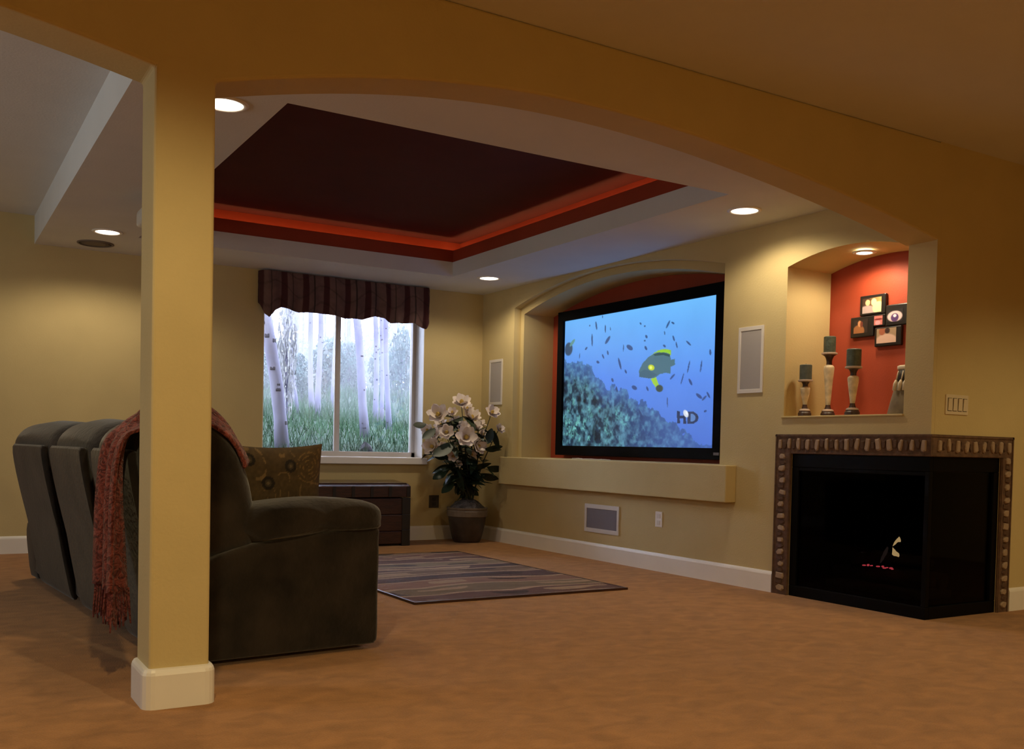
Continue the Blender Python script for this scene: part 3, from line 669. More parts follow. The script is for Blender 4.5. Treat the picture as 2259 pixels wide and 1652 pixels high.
inflate('flame', [(1050, 790), (1090, 850), (1150, 900), (1215, 945), (1232, 1000), (1215, 1048), (1150, 1025), (1080, 1015), (1035, 975), (1045, 880)], 0.20, 0.012, 'flame_glow', cf)
inflate('flame', [(720, 1200), (760, 1080), (820, 960), (860, 850), (910, 770), (945, 800), (920, 900), (870, 1000), (800, 1090), (750, 1200)], 0.22, 0.012, 'flame_faint', cf)
for (a, b, w, h) in ((310, 1258, 34, 14), (415, 1255, 14, 26), (502, 1268, 20, 13), (672, 1290, 36, 14), (795, 1290, 20, 20), (840, 1330, 34, 16), (905, 1322, 16, 14), (1010, 1335, 34, 20), (1045, 1362, 14, 12)):
    q = px(*cf(a, b), 'x', 0.17); sc = 6.4 / CAM['f'] / 11.8
    MB().rbox((0, 0, 0), (0.02, w * 2 * sc, h * 2 * sc), 0.006, 4).build('ember', 'ember_glow', fp, smooth=True, weld=True).location = fpi @ q

# ------------------------------------------------------------------ display niche: candles, photo frames, vase
def smooth_prof(P, n=5):
    out = []
    for i in range(len(P) - 1):
        p0, p1, p2, p3 = [np.array(P[max(0, min(len(P) - 1, i + k))], float) for k in (-1, 0, 1, 2)]
        for t in np.linspace(0, 1, n, endpoint=False): out.append(tuple(0.5 * ((2 * p1) + (p2 - p0) * t + (2 * p0 - 5 * p1 + 4 * p2 - p3) * t * t + (3 * p1 - p0 - 3 * p2 + p3) * t ** 3)))
    return out + [tuple(P[-1])]
ZN = NIZ + 0.006
def holder(x, y, H, R, label, clabel, ch, cr, cm):
    t = thing('candle_holder', label, 'candle holder', (x, y, ZN), group='candle holders in the display niche')
    MB().lathe([(R * 0.98, 0), (R, 0.004), (R, 0.022), (R * 0.86, 0.030), (R * 0.86, 0.036), (0.003, 0.036)], 24).build('foot', 'holder_dark', t, smooth=False)
    MB().lathe(smooth_prof([(R * 0.84, 0.034), (R * 0.80, 0.044), (R * 0.55, 0.050)]), 24).build('ring', 'holder_rim', t, smooth=True)
    MB().lathe(smooth_prof([(R * 0.55, 0.046), (R * 0.40, 0.062), (R * 0.33, 0.078)]), 24).build('waist', 'holder_dark', t, smooth=True)
    MB().lathe(smooth_prof([(R * 0.32, 0.074), (R * 0.38, 0.10), (R * 0.58, H * 0.55), (R * 0.74, H * 0.74), (R * 0.66, H * 0.79), (R * 0.40, H * 0.815)]), 24).build('stem', 'holder_cream', t, smooth=True)
    MB().lathe(smooth_prof([(R * 0.42, H * 0.81), (R * 0.40, H * 0.87), (R * 0.62, H * 0.94), (R * 1.0, H - 0.012)]), 24).build('neck', 'holder_dark', t, smooth=True)
    MB().lathe([(R * 1.0, H - 0.013), (R * 1.12, H - 0.009), (R * 1.12, H - 0.002), (R * 1.05, H), (0.003, H)], 24).build('drip_plate', 'holder_rim', t, smooth=False)
    c = thing('candle', clabel, 'candle', (x, y, ZN + H), group='pillar candles in the display niche')
    MB().lathe([(cr, 0.0005), (cr, ch - 0.004), (cr - 0.004, ch), (cr * 0.5, ch - 0.003), (0.003, ch - 0.004)], 28).build('wax', cm, c, smooth=False)
    MB().tube([(0, 0, ch - 0.005), (0.001, 0.001, ch + 0.008)], 0.0015, 6).build('wick', 'slot_dark', c)
holder(0.09, -4.130, 0.238, 0.042, 'shortest cream and dark wood candle holder of the three', 'grey pillar candle on the shortest holder', 0.098, 0.039, 'candle_grey')
holder(0.21, -4.215, 0.415, 0.045, 'tallest cream and dark wood candle holder of the three', 'mottled green pillar candle on the tallest holder', 0.105, 0.038, 'candle_wax')
holder(0.12, -4.485, 0.305, 0.046, 'middle height cream and dark wood candle holder of the three', 'dark green pillar candle on the middle height holder', 0.108, 0.044, 'candle_wax')

t = thing('photo_collage_frame', 'black collage of five small photo frames on the red niche wall', 'picture frame', tuple(px(1940, 765, 'x', 0.409)))
cc = lambda a, b: px(1860 + a / 10.33, 620 + b / 10.33, 'x', 0.40)
def photo(outer, inner, paint):
    (a0, b0, a1, b1) = outer; m = (b0 + b1) / 2; mu = (a0 + a1) / 2
    y0, y1 = cc(a0, m).y, cc(a1, m).y; z0, z1 = cc(mu, b1).z, cc(mu, b0).z
    f = MB().box(0.385, 0.41, y1, y0, z0, z1).build('frame', 'frame_black', t, bevel=0.006, world=True)
    (a0, b0, a1, b1) = inner; m = (b0 + b1) / 2; mu = (a0 + a1) / 2
    y0, y1 = cc(a0, m).y, cc(a1, m).y; z0, z1 = cc(mu, b1).z, cc(mu, b0).z
    s, v = np.meshgrid(np.linspace(0, 1, 30), np.linspace(0, 1, 24), indexing='ij')
    C = paint(s, v); G = np.stack([np.full_like(s, 0.3835), y0 + (y1 - y0) * s, z1 + (z0 - z1) * v], -1) - np.array(t.location)
    printed('photo', G, C, 'photo_print', f)
def ell(C, s, v, x, y, rx, ry, col):
    a = np.clip((1.2 - ((s - x) / rx) ** 2 - ((v - y) / ry) ** 2) * 3, 0, 1)[..., None]; return C * (1 - a) + L3(*col) * a
def p1(s, v):
    C = L3(60, 38, 24) + (L3(190, 150, 90) - L3(60, 38, 24)) * np.clip(s * 1.5 - 0.5, 0, 1)[..., None]
    C = ell(C, s, v, 0.25, 0.95, 0.5, 0.45, (170, 150, 150)); C = ell(C, s, v, 0.85, 0.7, 0.3, 0.4, (235, 215, 160)); C = ell(C, s, v, 0.28, 0.30, 0.12, 0.20, (225, 180, 140)); return ell(C, s, v, 0.60, 0.30, 0.14, 0.24, (235, 200, 160))
def p2(s, v):
    C = np.zeros(s.shape + (3,)) + L3(40, 26, 22); C = ell(C, s, v, 0.35, 0.85, 0.40, 0.45, (150, 95, 55)); C = ell(C, s, v, 0.42, 0.30, 0.13, 0.22, (200, 140, 95)); return ell(C, s, v, 0.55, 0.35, 0.10, 0.22, (110, 50, 35))
def p3(s, v):
    C = np.zeros(s.shape + (3,)) + L3(24, 14, 16); C = ell(C, s, v, 0.5, 0.55, 0.45, 0.42, (215, 190, 195)); C = ell(C, s, v, 0.5, 0.65, 0.24, 0.34, (80, 50, 110)); return ell(C, s, v, 0.5, 0.5, 0.10, 0.12, (225, 215, 235))
def p4(s, v):
    C = np.zeros(s.shape + (3,)) + L3(150, 125, 100); C = ell(C, s, v, 0.5, 0.9, 0.55, 0.5, (200, 165, 150)); C = ell(C, s, v, 0.28, 0.2, 0.16, 0.26, (150, 85, 60)); return ell(C, s, v, 0.55, 0.18, 0.13, 0.20, (45, 22, 20))
def p5(s, v):
    C = np.zeros(s.shape + (3,)) + L3(190, 110, 105); C = ell(C, s, v, 0.5, 0.38, 0.5, 0.10, (110, 30, 35)); return ell(C, s, v, 0.45, 0.75, 0.3, 0.25, (225, 150, 160))
photo((415, 315, 1000, 770), (480, 385, 910, 725), p1); photo((200, 815, 720, 1280), (280, 885, 600, 1190), p2); photo((1000, 520, 1560, 1005), (1035, 650, 1400, 930), p3)
photo((745, 1040, 1350, 1480), (800, 1075, 1245, 1410), p4); photo((705, 760, 985, 1035), (745, 795, 935, 1003), p5)

t = thing('tapered_vase', 'olive tapered vase with dark neck and white tassels in the display niche', 'vase', (0.20, -4.825, ZN))
def rsq(w, z, n=20, p=4): return [(w * math.copysign(abs(math.cos(a)) ** (2 / p), math.cos(a)), w * math.copysign(abs(math.sin(a)) ** (2 / p), math.sin(a)), z) for a in [2 * PI * i / n for i in range(n)]]
MB().loft([rsq(0.094, 0), rsq(0.098, 0.01), rsq(0.085, 0.08), rsq(0.070, 0.15), rsq(0.058, 0.205)]).build('body', 'vase_olive', t, smooth=True)
MB().loft([rsq(0.060, 0.20), rsq(0.056, 0.235), rsq(0.050, 0.275)]).build('neck', 'vase_dark', t, smooth=True)
MB().loft([rsq(0.052, 0.270), rsq(0.056, 0.276), rsq(0.056, 0.292), rsq(0.046, 0.297), rsq(0.044, 0.285)]).build('rim', 'vase_cream', t, smooth=True)
for dy in (0.030, -0.004, -0.036):
    MB().tube([(-0.058, dy, 0.262), (-0.066, dy, 0.235), (-0.073, dy + 0.003, 0.205)], [0.003, 0.004, 0.004], 6).tube([(-0.073, dy + 0.003, 0.207), (-0.078, dy + 0.004, 0.185), (-0.087, dy + 0.006, 0.145)], [0.006, 0.012, 0.009], 8).build('tassel', 'vase_cream', t, smooth=True)

# ------------------------------------------------------------------ sofa, seen from behind and from its near arm
ROT = math.radians(5.2)
sofa = thing('reclining_sofa', 'long brown suede reclining sofa facing the screen', 'sofa', (-3.055, -4.545, 0), (0, 0, ROT))
LS = 3.10
def prof_loft(P, y0, y1, r, ins, m, name, parent=sofa, sm=4, bulge=0.0):
    P = smooth_prof(P + [P[0]], sm)[:-1] if sm else P
    c = np.mean(np.array(P), 0); rings = []
    ds = [0, 0.03, 0.12, 0.3, 0.6, 1.0]
    ys = [y0 + r * d for d in ds] + [(y0 + y1) / 2] + [y1 - r * d for d in reversed(ds)]; iv = [ins * (1 - math.sqrt(max(0, 1 - (1 - d) ** 2))) for d in ds]; iv = iv + [-bulge] + iv[::-1]
    for y, i in zip(ys, iv):
        R = []
        for p in P:
            v = c - np.array(p); L = np.linalg.norm(v); q = np.array(p) + v / L * min(i, L * 0.9); R.append((q[0], y, q[1]))
        rings.append(R)
    return MB().loft(rings).build(name, m, parent, smooth=True)
MB().rbox((-0.46, LS / 2, 0.225), (0.86, LS - 0.10, 0.35), 0.04, 6).build('base', 'suede', sofa, smooth=True, weld=True)
for y0, y1 in ((0.0, 0.26), (LS - 0.26, LS)):
    side = [(-0.875, 0.025), (-0.45, 0.022), (-0.06, 0.024), (-0.012, 0.03), (0.0, 0.07), (0.0, 0.25), (0.0, 0.48), (-0.03, 0.555), (-0.30, 0.535), (-0.62, 0.49), (-0.80, 0.425), (-0.90, 0.36), (-0.89, 0.12)]
    arm = prof_loft(side, y0, y1, 0.03, 0.025, 'suede', 'arm', sm=5)
    pad = [(-0.60, 0.50), (-0.30, 0.515), (-0.02, 0.535), (0.015, 0.575), (0.005, 0.63), (-0.05, 0.662), (-0.15, 0.676), (-0.32, 0.682), (-0.50, 0.668), (-0.62, 0.640), (-0.66, 0.56)]
    prof_loft([(x + 0.012, z) for x, z in pad], y0 - 0.022, y1 + 0.02, 0.10, 0.085, 'suede', 'arm_pad', arm, sm=5)
sw3 = (LS - 0.56) / 3
for i in range(3):
    y0 = 0.28 + i * sw3
    prof_loft([(-0.66, 0.36), (-0.05, 0.36), (0.0, 0.40), (0.0, 0.47), (-0.06, 0.50), (-0.34, 0.505), (-0.66, 0.485)], y0 + 0.004, y0 + sw3 - 0.004, 0.06, 0.05, 'suede', 'seat_cushion', sm=5)
    prof_loft([(-0.04, 0.10), (0.0, 0.11), (0.01, 0.22), (0.0, 0.35), (-0.04, 0.36)], y0 + 0.006, y0 + sw3 - 0.006, 0.03, 0.02, 'suede', 'footrest', sm=4)
for i, (y0, bw) in enumerate(((0.015, 0.80), (0.815, 0.86), (1.675, 1.17))):
    bk = prof_loft([(-0.545, 0.50), (-0.555, 0.66), (-0.595, 0.82), (-0.665, 0.935), (-0.77, 0.995), (-0.88, 1.005), (-0.985, 0.965), (-1.035, 0.87), (-1.005, 0.70), (-0.95, 0.50), (-0.88, 0.42), (-0.70, 0.425), (-0.59, 0.445)], y0 + 0.006, y0 + bw - 0.006, 0.13, 0.085, 'suede', 'backrest', sm=4, bulge=0.012)
    # loose rear panel with dark gaps either side
    q0, q1 = y0 + 0.10, y0 + bw - (0.24 if i == 2 else 0.11)
    prof_loft([(-1.035, 0.875), (-1.068, 0.865), (-1.05, 0.72), (-0.985, 0.42), (-0.93, 0.14), (-0.905, 0.05), (-0.875, 0.05), (-0.90, 0.16), (-0.95, 0.42), (-1.015, 0.72)], q0, q1, 0.03, 0.012, 'suede', 'rear_panel', bk, sm=3)
prof_loft([(-1.0, 0.80), (-0.70, 0.80), (-0.60, 0.10), (-0.86, 0.10), (-0.92, 0.42)], 0.06, 2.80, 0.02, 0.01, 'suede', 'back_frame', sm=0)

# throw blanket over the near end of the back
th = thing('throw_blanket', 'rust red knitted throw with fringe draped over the sofa back', 'blanket', (-3.055, -4.545, 0), (0, 0, ROT))
path = smooth_prof([(-0.58, 0.84), (-0.61, 0.90), (-0.65, 0.945), (-0.705, 0.98), (-0.78, 1.012), (-0.88, 1.03), (-0.98, 1.01), (-1.055, 0.955), (-1.095, 0.87), (-1.105, 0.70), (-1.10, 0.52), (-1.095, 0.34)], 6)
NJ = 34; G = []
from mathutils.bvhtree import BVHTree
near_back = [c for c in sofa.children if c.name.startswith('backrest')][0]
def tree(o): return BVHTree.FromPolygons([v.co.copy() for v in o.data.vertices], [tuple(p.vertices) for p in o.data.polygons])
TB = tree(near_back)
def on_cushion(x, y, z, lift):
    c = Vector((-0.80, y, 0.70)); d = Vector((x, y, z)) - c; d.normalize()
    h = TB.ray_cast(c + d * 0.9, -d)[0]
    return None if h is None else h + d * lift
for k, (x, z) in enumerate(path):
    u = k / (len(path) - 1); row = []
    for j in range(NJ):
        s = j / (NJ - 1); hang = max(0, (u - 0.6) / 0.4)
        y = 0.03 + 0.345 * s + 0.02 * math.sin(3 * u + 4 * s) * u - 0.09 * hang * (1 - s)
        fold = (0.026 * math.sin(s * 17 + 1.5 * u) + 0.014 * math.sin(s * 31 + 2 + 3 * u)) * (0.35 + 0.9 * hang) + 0.05 * hang * (1 - s)
        P = Vector((x - max(fold, -0.006), y, z))
        if u <= 0.66:       # on the cushion: folds rise from it, troughs rest on it
            q_ = on_cushion(x, max(y, 0.022), z, 0.008 + max(0.0, 0.016 * math.sin(s * 17 + 1.5 * u) + 0.010 * math.sin(s * 31 + 2)) + 0.05 * math.exp(-((s - 0.40) / 0.22) ** 2 - ((u - 0.42) / 0.20) ** 2))
            if q_ is not None:
                w_ = min(1.0, max(0.0, (0.66 - u) / 0.12)); P = q_ * w_ + P * (1 - w_)
        row.append(tuple(P))
    G.append(row)
o = MB().grid(G).build('knit', 'throw_knit', th, smooth=True)
sd = o.modifiers.new('thick', 'SOLIDIFY'); sd.thickness = 0.012; sd.offset = 1
mb = MB(); last = G[-1]
for j in range(0, NJ - 1):
    for q in (0.0, 0.33, 0.66):
        p = Vector(last[j]).lerp(Vector(last[j + 1]), q); L = rnd.uniform(0.09, 0.15)
        dx, dy = rnd.uniform(-0.012, 0.012), rnd.uniform(-0.012, 0.012)
        mb.tube([p + Vector((0, 0, 0.01)), p + Vector((dx * 0.5, dy * 0.6, -L * 0.5)), p + Vector((dx, dy, -L))], [0.0045, 0.0045, 0.003], 4)
fo = mb.build('fringe', 'throw_knit', th); fo['kind'] = 'stuff'

# patterned pillow leaning on the near arm
pc = px(610, 1040, 'y', -4.16)
pil = thing('throw_pillow', 'brown patterned throw pillow with rings and swirls on the sofa', 'pillow', (pc.x, -4.185, 0.478), (math.radians(7), math.radians(-2), math.radians(3)))
n = 90
A, B = np.meshgrid(np.linspace(-1, 1, n), np.linspace(-1, 1, n), indexing='ij')
def pillow_face(sgn):
    hx, hz = 0.208, 0.218
    x = A * hx * (1 - 0.07 * (1 - B ** 2)); z = hz + B * hz * (1 - 0.07 * (1 - A ** 2))
    t = 0.075 * np.clip((1 - A ** 2), 0, 1) ** 0.45 * np.clip((1 - B ** 2), 0, 1) ** 0.45
    return np.stack([x, sgn * t, z], -1)
N1 = fbm(A * 3 + 5, B * 3 + 5, 61, 4); sw_ = np.sin(26 * fbm(A * 1.6 + 3, B * 1.6 + 1, 71, 2)); 
C = L3(74, 58, 34) * (0.65 + 0.7 * N1)[..., None]
C = np.where(((sw_ > 0.93) & (fbm(A * 6, B * 6, 75, 2) > 0.45))[..., None], L3(108, 86, 54), C); C = C * (0.7 + 0.6 * fbm(A * 14, B * 14, 77, 2))[..., None]
for (rx, rz, rr) in ((0.16, 0.62, 0.14), (-0.76, 0.74, 0.13), (-0.38, 0.26, 0.15), (0.55, -0.35, 0.15), (-0.2, -0.62, 0.15)):
    q = np.hypot(A - rx, B - rz) / rr; C = np.where((q < 1)[..., None], L3(26, 18, 12), C); C = np.where((q < 0.52)[..., None], L3(60, 50, 36), C); C = np.where((q < 0.24)[..., None], L3(96, 82, 60), C)
q = np.hypot(A - 0.62, B - 0.58); an = np.arctan2(B - 0.58, A - 0.62); C = np.where(((q < 0.36) & (np.sin(q * 74 - an) > 0.6) & (fbm(A * 9, B * 9, 79, 2) > 0.38))[..., None], L3(112, 88, 50), C)
printed('front_face', pillow_face(-1), C, 'pillow_print', pil, True); printed('back_face', pillow_face(1), C[::-1], 'pillow_print', pil, True)

# ------------------------------------------------------------------ rug
rg = thing('area_rug', 'striped brown and cream rug in front of the sofa', 'rug', (-1.61, -2.32, 0.0))
MB().box(-0.77, 0.77, -1.185, 1.185, 0.0, 0.011).build('backing', 'rug_backing', rg, bevel=0.003)
xs, ys = np.meshgrid(np.linspace(-0.765, 0.765, 180), np.linspace(-1.18, 1.18, 320), indexing='ij')
q = (ys + 1.18) * 4.0 + 0.95 * (fbm(xs * 1.6 + 4, ys * 2.0, 101, 3) - 0.5); band = np.floor(q).astype(int); fr_ = q - band
pal = np.array([lin(c) for c in ((86, 54, 42), (104, 84, 56), (120, 84, 62), (70, 42, 34), (96, 70, 46), (78, 50, 42), (112, 92, 64), (84, 52, 40), (100, 66, 50), (74, 56, 40), (110, 78, 58), (80, 50, 40))])
C = pal[band % 12] * (0.75 + 0.5 * fbm(xs * 12, ys * 30, 111, 3))[..., None]
lens = fbm(xs * 2.2 + band * 3.7, fr_ * 1.3 + band, 121, 2); C = np.where(((lens > 0.64) & (fr_ > 0.3) & (fr_ < 0.8))[..., None], L3(146, 118, 88) * (0.8 + 0.4 * fbm(xs * 20, ys * 40, 131, 2))[..., None], C)
C = np.where(((lens < 0.34) & (fr_ > 0.3) & (fr_ < 0.85))[..., None], L3(52, 32, 26), C)
C = np.where((fr_ < 0.15)[..., None], L3(150, 122, 94) * (0.85 + 0.3 * fbm(xs * 9, ys * 20, 141, 2))[..., None], C)
printed('pile', np.stack([xs, ys, np.full_like(xs, 0.013)], -1), C, 'rug_print', rg)
mb = MB(); mb.poly(rect(-0.775, 0.775, -1.19, 1.19), [rect(-0.762, 0.762, -1.172, 1.172)], XY, 0.0, 0.0145)
mb.build('binding', 'chest_wood', rg)

# ------------------------------------------------------------------ trunk under the window
ch = thing('wooden_trunk', 'dark red wooden storage trunk with black bands under the window', 'trunk', (-1.45, -0.26, 0))
hw, hd = 0.465, 0.19
for i, (z0, z1) in enumerate(((0.02, 0.135), (0.138, 0.285), (0.288, 0.435))):
    MB().box(-hw, hw, -hd - (0.004 if i % 2 else 0), hd, z0, z1).build('plank', 'chest_wood', ch, bevel=0.006)
mb = MB(); mb.loft([[(x, s * d_, z) for x, s in ((-hw - 0.008, 0), )] for d_, z in ()] or [[(-hw - 0.008, y, z) for y, z in ((-hd - 0.01, 0.445), (hd + 0.005, 0.445), (hd + 0.005, 0.575), (hd - 0.05, 0.586), (-hd + 0.05, 0.566), (-hd - 0.01, 0.545))], [(hw + 0.008, y, z) for y, z in ((-hd - 0.01, 0.445), (hd + 0.005, 0.445), (hd + 0.005, 0.575), (hd - 0.05, 0.586), (-hd + 0.05, 0.566), (-hd - 0.01, 0.545))]])
lid = mb.build('lid', 'chest_wood', ch, bevel=0.006)
MB().add([(x, y, z + k_) for k_ in (0, 0.006) for x, y, z in ((-hw + 0.01, -hd + 0.045, 0.566), (hw - 0.01, -hd + 0.045, 0.566), (hw - 0.01, hd - 0.05, 0.5865), (-hw + 0.01, hd - 0.05, 0.5865))], [(3, 2, 1, 0), (4, 5, 6, 7), (0, 1, 5, 4), (1, 2, 6, 5), (2, 3, 7, 6), (3, 0, 4, 7)]).build('lid_top', 'chest_top', lid, bevel=0.003)
for i in range(6):
    x = -hw + 0.02 + (2 * hw - 0.04) * i / 5
    MB().box(x - 0.014, x + 0.014, -hd - 0.016, -hd - 0.009, 0.45, 0.545).build('strap', 'chest_strap', lid)
for sx in (-1, 1):
    for (z0, z1) in ((0.0, 0.15), (0.15, 0.29), (0.29, 0.44)):
        x0, x1 = sorted((sx * (hw + 0.006), sx * (hw - 0.075)))
        MB().box(x0, x1, -hd - 0.012, -hd + 0.06, z0, z1).build('corner_band', 'chest_strap', ch, bevel=0.004)
for sx in (-1, 1): MB().tube([(sx * (hw + 0.005), -0.06, 0.31), (sx * (hw + 0.03), -0.05, 0.30), (sx * (hw + 0.03), 0.05, 0.30), (sx * (hw + 0.005), 0.06, 0.31)], 0.008, 8).build('handle', 'chest_strap', ch, smooth=True)

# ------------------------------------------------------------------ flowers in the corner
fl = thing('potted_flowers', 'tall white magnolia arrangement in a dark pot in the corner', 'potted plant', (-0.305, -0.31, 0))
MB().lathe(smooth_prof([(0.118, 0.0), (0.135, 0.02), (0.158, 0.10), (0.176, 0.19), (0.184, 0.255)], 5), 32).build('pot', 'pot_glaze', fl, smooth=True)
MB().lathe([(0.184, 0.245), (0.197, 0.252), (0.199, 0.300), (0.192, 0.310), (0.198, 0.322), (0.198, 0.334), (0.180, 0.336), (0.172, 0.325), (0.172, 0.27)], 32, close=False).build('rim', 'pot_rim', fl, smooth=False)
mb = MB(); NB = 18; R = []
for k in range(7):
    a = k / 6; r = 0.172 * math.cos(a * PI / 2 * 0.98); R.append([(r * math.cos(2 * PI * i / NB) * rnd.uniform(0.9, 1.05), r * math.sin(2 * PI * i / NB) * rnd.uniform(0.9, 1.05), 0.305 + 0.11 * math.sin(a * PI / 2) + rnd.uniform(-0.012, 0.012)) for i in range(NB)])
mb.loft(R).build('moss', 'moss', fl, smooth=True)
F0 = fl.location.copy()
def petal_ring(mb, n, L, w, lift, cup, ph):
    for i in range(n):
        a = 2 * PI * i / n + ph; M = Rz(a); rows = []
        for u in (0, 0.3, 0.6, 0.85, 1.0):
            ww = w * math.sin(PI * (0.12 + 0.80 * u)) * (1 if u < 1 else 0.35); zz = lift * u + cup * u * u - 0.05 * L * (u == 1.0)
            rows.append([M @ Vector((L * u * (1 - 0.15 * u * cup / max(L, 1e-6)), s * ww, zz + 0.25 * abs(s) * ww)) for s in (-1, -0.5, 0, 0.5, 1)])
        mb.grid(rows)
def flower_mesh(k):
    mb = MB(); petal_ring(mb, 6, 0.062, 0.026, 0.012 + 0.006 * k, 0.020, 0.2 * k); petal_ring(mb, 4, 0.046, 0.022, 0.028, 0.026 + 0.006 * k, 0.5 + 0.3 * k)
    me = mb.mesh('flower', 'petal_white', smooth=True); return me
FM = [flower_mesh(k) for k in range(3)]
heart = MB().lathe(smooth_prof([(0.008, 0.0), (0.012, 0.012), (0.007, 0.024), (0.002, 0.028)], 3), 10).mesh('flower_heart', 'flower_heart', smooth=True)
def leaf_mesh(L, w, curl):
    mb = MB(); rows = []
    for i in range(7):
        u = i / 6; ww = w * math.sin(PI * (0.04 + 0.94 * u)) ** 0.8; rows.append([(L * u, s * ww, -curl * L * u * u + 0.18 * abs(s) * ww) for s in (-1, 0, 1)])
    return mb.grid(rows).mesh('leaf', 'leaf_green', smooth=True)
LM = [leaf_mesh(0.15, 0.032, 0.25), leaf_mesh(0.12, 0.030, 0.1), leaf_mesh(0.19, 0.036, 0.5)]
def orient(d, spin=0.0):
    d = Vector(d).normalized(); return d.to_track_quat('Z', 'Y').to_matrix().to_4x4() @ Rz(spin)
spots = [(1018, 892, -0.34, 1.25), (968, 918, -0.42, 1.35), (1040, 925, -0.36, 1.15), (986, 955, -0.52, 1.0), (1028, 966, -0.58, 1.35), (955, 986, -0.40, 1.15), (1084, 912, -0.58, 1.0), (1100, 948, -0.55, 0.7), (1052, 985, -0.44, 1.05), (1000, 1006, -0.50, 0.7), (1046, 946, -0.30, 1.0), (1062, 960, -0.42, 0.8), (944, 950, -0.34, 0.8), (1006, 935, -0.28, 0.9), (975, 940, -0.22, 0.9), (1030, 905, -0.22, 0.9), (1010, 980, -0.16, 0.9), (1022, 945, -0.45, 0.8), (998, 912, -0.36, 0.75), (960, 960, -0.30, 0.9), (1040, 1002, -0.46, 0.65), (1012, 1022, -0.42, 0.5), (1058, 938, -0.24, 0.8), (978, 985, -0.44, 0.6)]
ctr = Vector((-0.36, -0.36, 0.92))
for i, (u, v, y, sc) in enumerate(spots):
    P = px(u, v, 'y', y); P.x = min(P.x, -0.09)
    out = (P - ctr); d = out.normalized() * 0.7 + Vector((-0.25, -0.75, 0.25)); o = link('flower', FM[i % 3], fl)
    o.matrix_basis = T(*(P - F0)) @ orient(d, rnd.uniform(0, 6)) @ Matrix.Scale(sc * 1.35, 4)
    h = link('flower_heart', heart, o); h.location = (0, 0, 0.008)
    b0 = Vector((rnd.uniform(-0.05, 0.05), rnd.uniform(-0.05, 0.05), 0.36)); e = P - F0
    mid = b0.lerp(e, 0.5) * 1.0; mid.x *= 0.55; mid.y *= 0.55
    q = [b0 * (1 - s) ** 2 + mid * 2 * s * (1 - s) + e * s * s for s in (0, 0.2, 0.4, 0.6, 0.8, 1.0)]
    MB().tube(q, [0.008, 0.007, 0.006, 0.005, 0.004, 0.003], 6).build('stem', 'stem_green', fl, smooth=True)
    for k in range(8):
        s = rnd.uniform(0.25, 0.95); p = b0 * (1 - s) ** 2 + mid * 2 * s * (1 - s) + e * s * s
        a = rnd.uniform(0, 2 * PI); dd = Vector((math.cos(a), math.sin(a), rnd.uniform(-0.35, 0.5)))
        lf = link('leaf', rnd.choice(LM), fl); W0 = p + F0
        if W0.x + dd.x * 0.17 > -0.02: dd.x = -abs(dd.x)
        if W0.y + dd.y * 0.17 > -0.02: dd.y = -abs(dd.y)
        lf.matrix_basis = T(*p) @ dd.to_track_quat('X', 'Z').to_matrix().to_4x4() @ Rx(rnd.uniform(-0.7, 0.7)) @ Matrix.Scale(rnd.uniform(0.75, 1.1), 4)
for (u, v, y, du, dv) in ((940, 935, -0.45, -30, 5), (1070, 990, -0.5, 40, -2), (1075, 1030, -0.5, 45, 8), (1040, 1030, -0.45, 45, -4), (985, 1035, -0.4, -30, 25), (960, 945, -0.5, -28, 25), (1000, 975, -0.55, -45, 35), (1020, 920, -0.4, -45, 40), (1060, 1045, -0.4, 40, 15), (985, 1010, -0.42, -40, -10), (1010, 1040, -0.42, 10, 45), (1000, 1060, -0.35, -25, 30), (1030, 1070, -0.35, 25, 25), (1085, 990, -0.5, 22, 4), (1085, 945, -0.55, -10, 35), (1090, 950, -0.55, 8, 40)):
    p0 = px(u, v, 'y', y); p1_ = px(u + du, v + dv, 'y', y - 0.02); dd = p1_ - p0
    if p0.x > -0.12: p0.x = -0.12
    if (p0 + dd).x > -0.02: dd.x = -0.02 - p0.x
    lf = link('leaf', LM[1], fl); lf.matrix_basis = T(*(p0 - F0)) @ dd.to_track_quat('X', 'Y').to_matrix().to_4x4() @ Rx(rnd.uniform(0.6, 1.2)) @ Matrix.Scale(max(0.8, dd.length / 0.12), 4)

# ------------------------------------------------------------------ valance
vt = [(574, 660), (584, 690), (592, 700), (606, 684), (622, 677), (640, 684), (660, 689), (706, 691), (740, 697), (761, 702), (801, 705), (815, 701), (829, 697), (846, 703), (864, 713), (890, 713), (912, 713), (926, 720), (938, 727), (946, 712)]
VY = -0.11
bot = sorted((px(u, v, 'y', VY).x, px(u, v, 'y', VY).z) for u, v in vt); bx_ = [b[0] for b in bot]; bz_ = [b[1] for b in bot]
X0, X1 = px(576, 640, 'y', VY).x, px(951, 660, 'y', VY).x
va = thing('window_valance', 'brown and maroon plaid gathered valance over the window', 'valance', ((X0 + X1) / 2, 0, 2.02))
nx, nz = 220, 46; s, v = np.meshgrid(np.linspace(0, 1, nx), np.linspace(0, 1, nz), indexing='ij')
xs = X0 + (X1 - X0) * s; zb = np.interp(xs, bx_, bz_); ztop = 2.425 + 0 * s
zz = ztop + (zb - ztop) * v
pleat = 0.020 * np.sin(s * 60 + 2 * np.sin(s * 9)) * (0.25 + 0.75 * v) + 0.016 * (fbm(s * 14, v * 4, 81, 3) - 0.5)
edge_ = np.clip(np.minimum(s, 1 - s) / 0.035, 0, 1); yy = (VY + pleat - 0.02 * np.sin(v * PI)) * edge_ ** 0.5 - 0.004
puff = np.exp(-((s - 0.985) / 0.03) ** 2) + np.exp(-((s - 0.015) / 0.03) ** 2); yy -= 0.03 * puff * (0.5 + fbm(s * 40, v * 6, 85, 3))
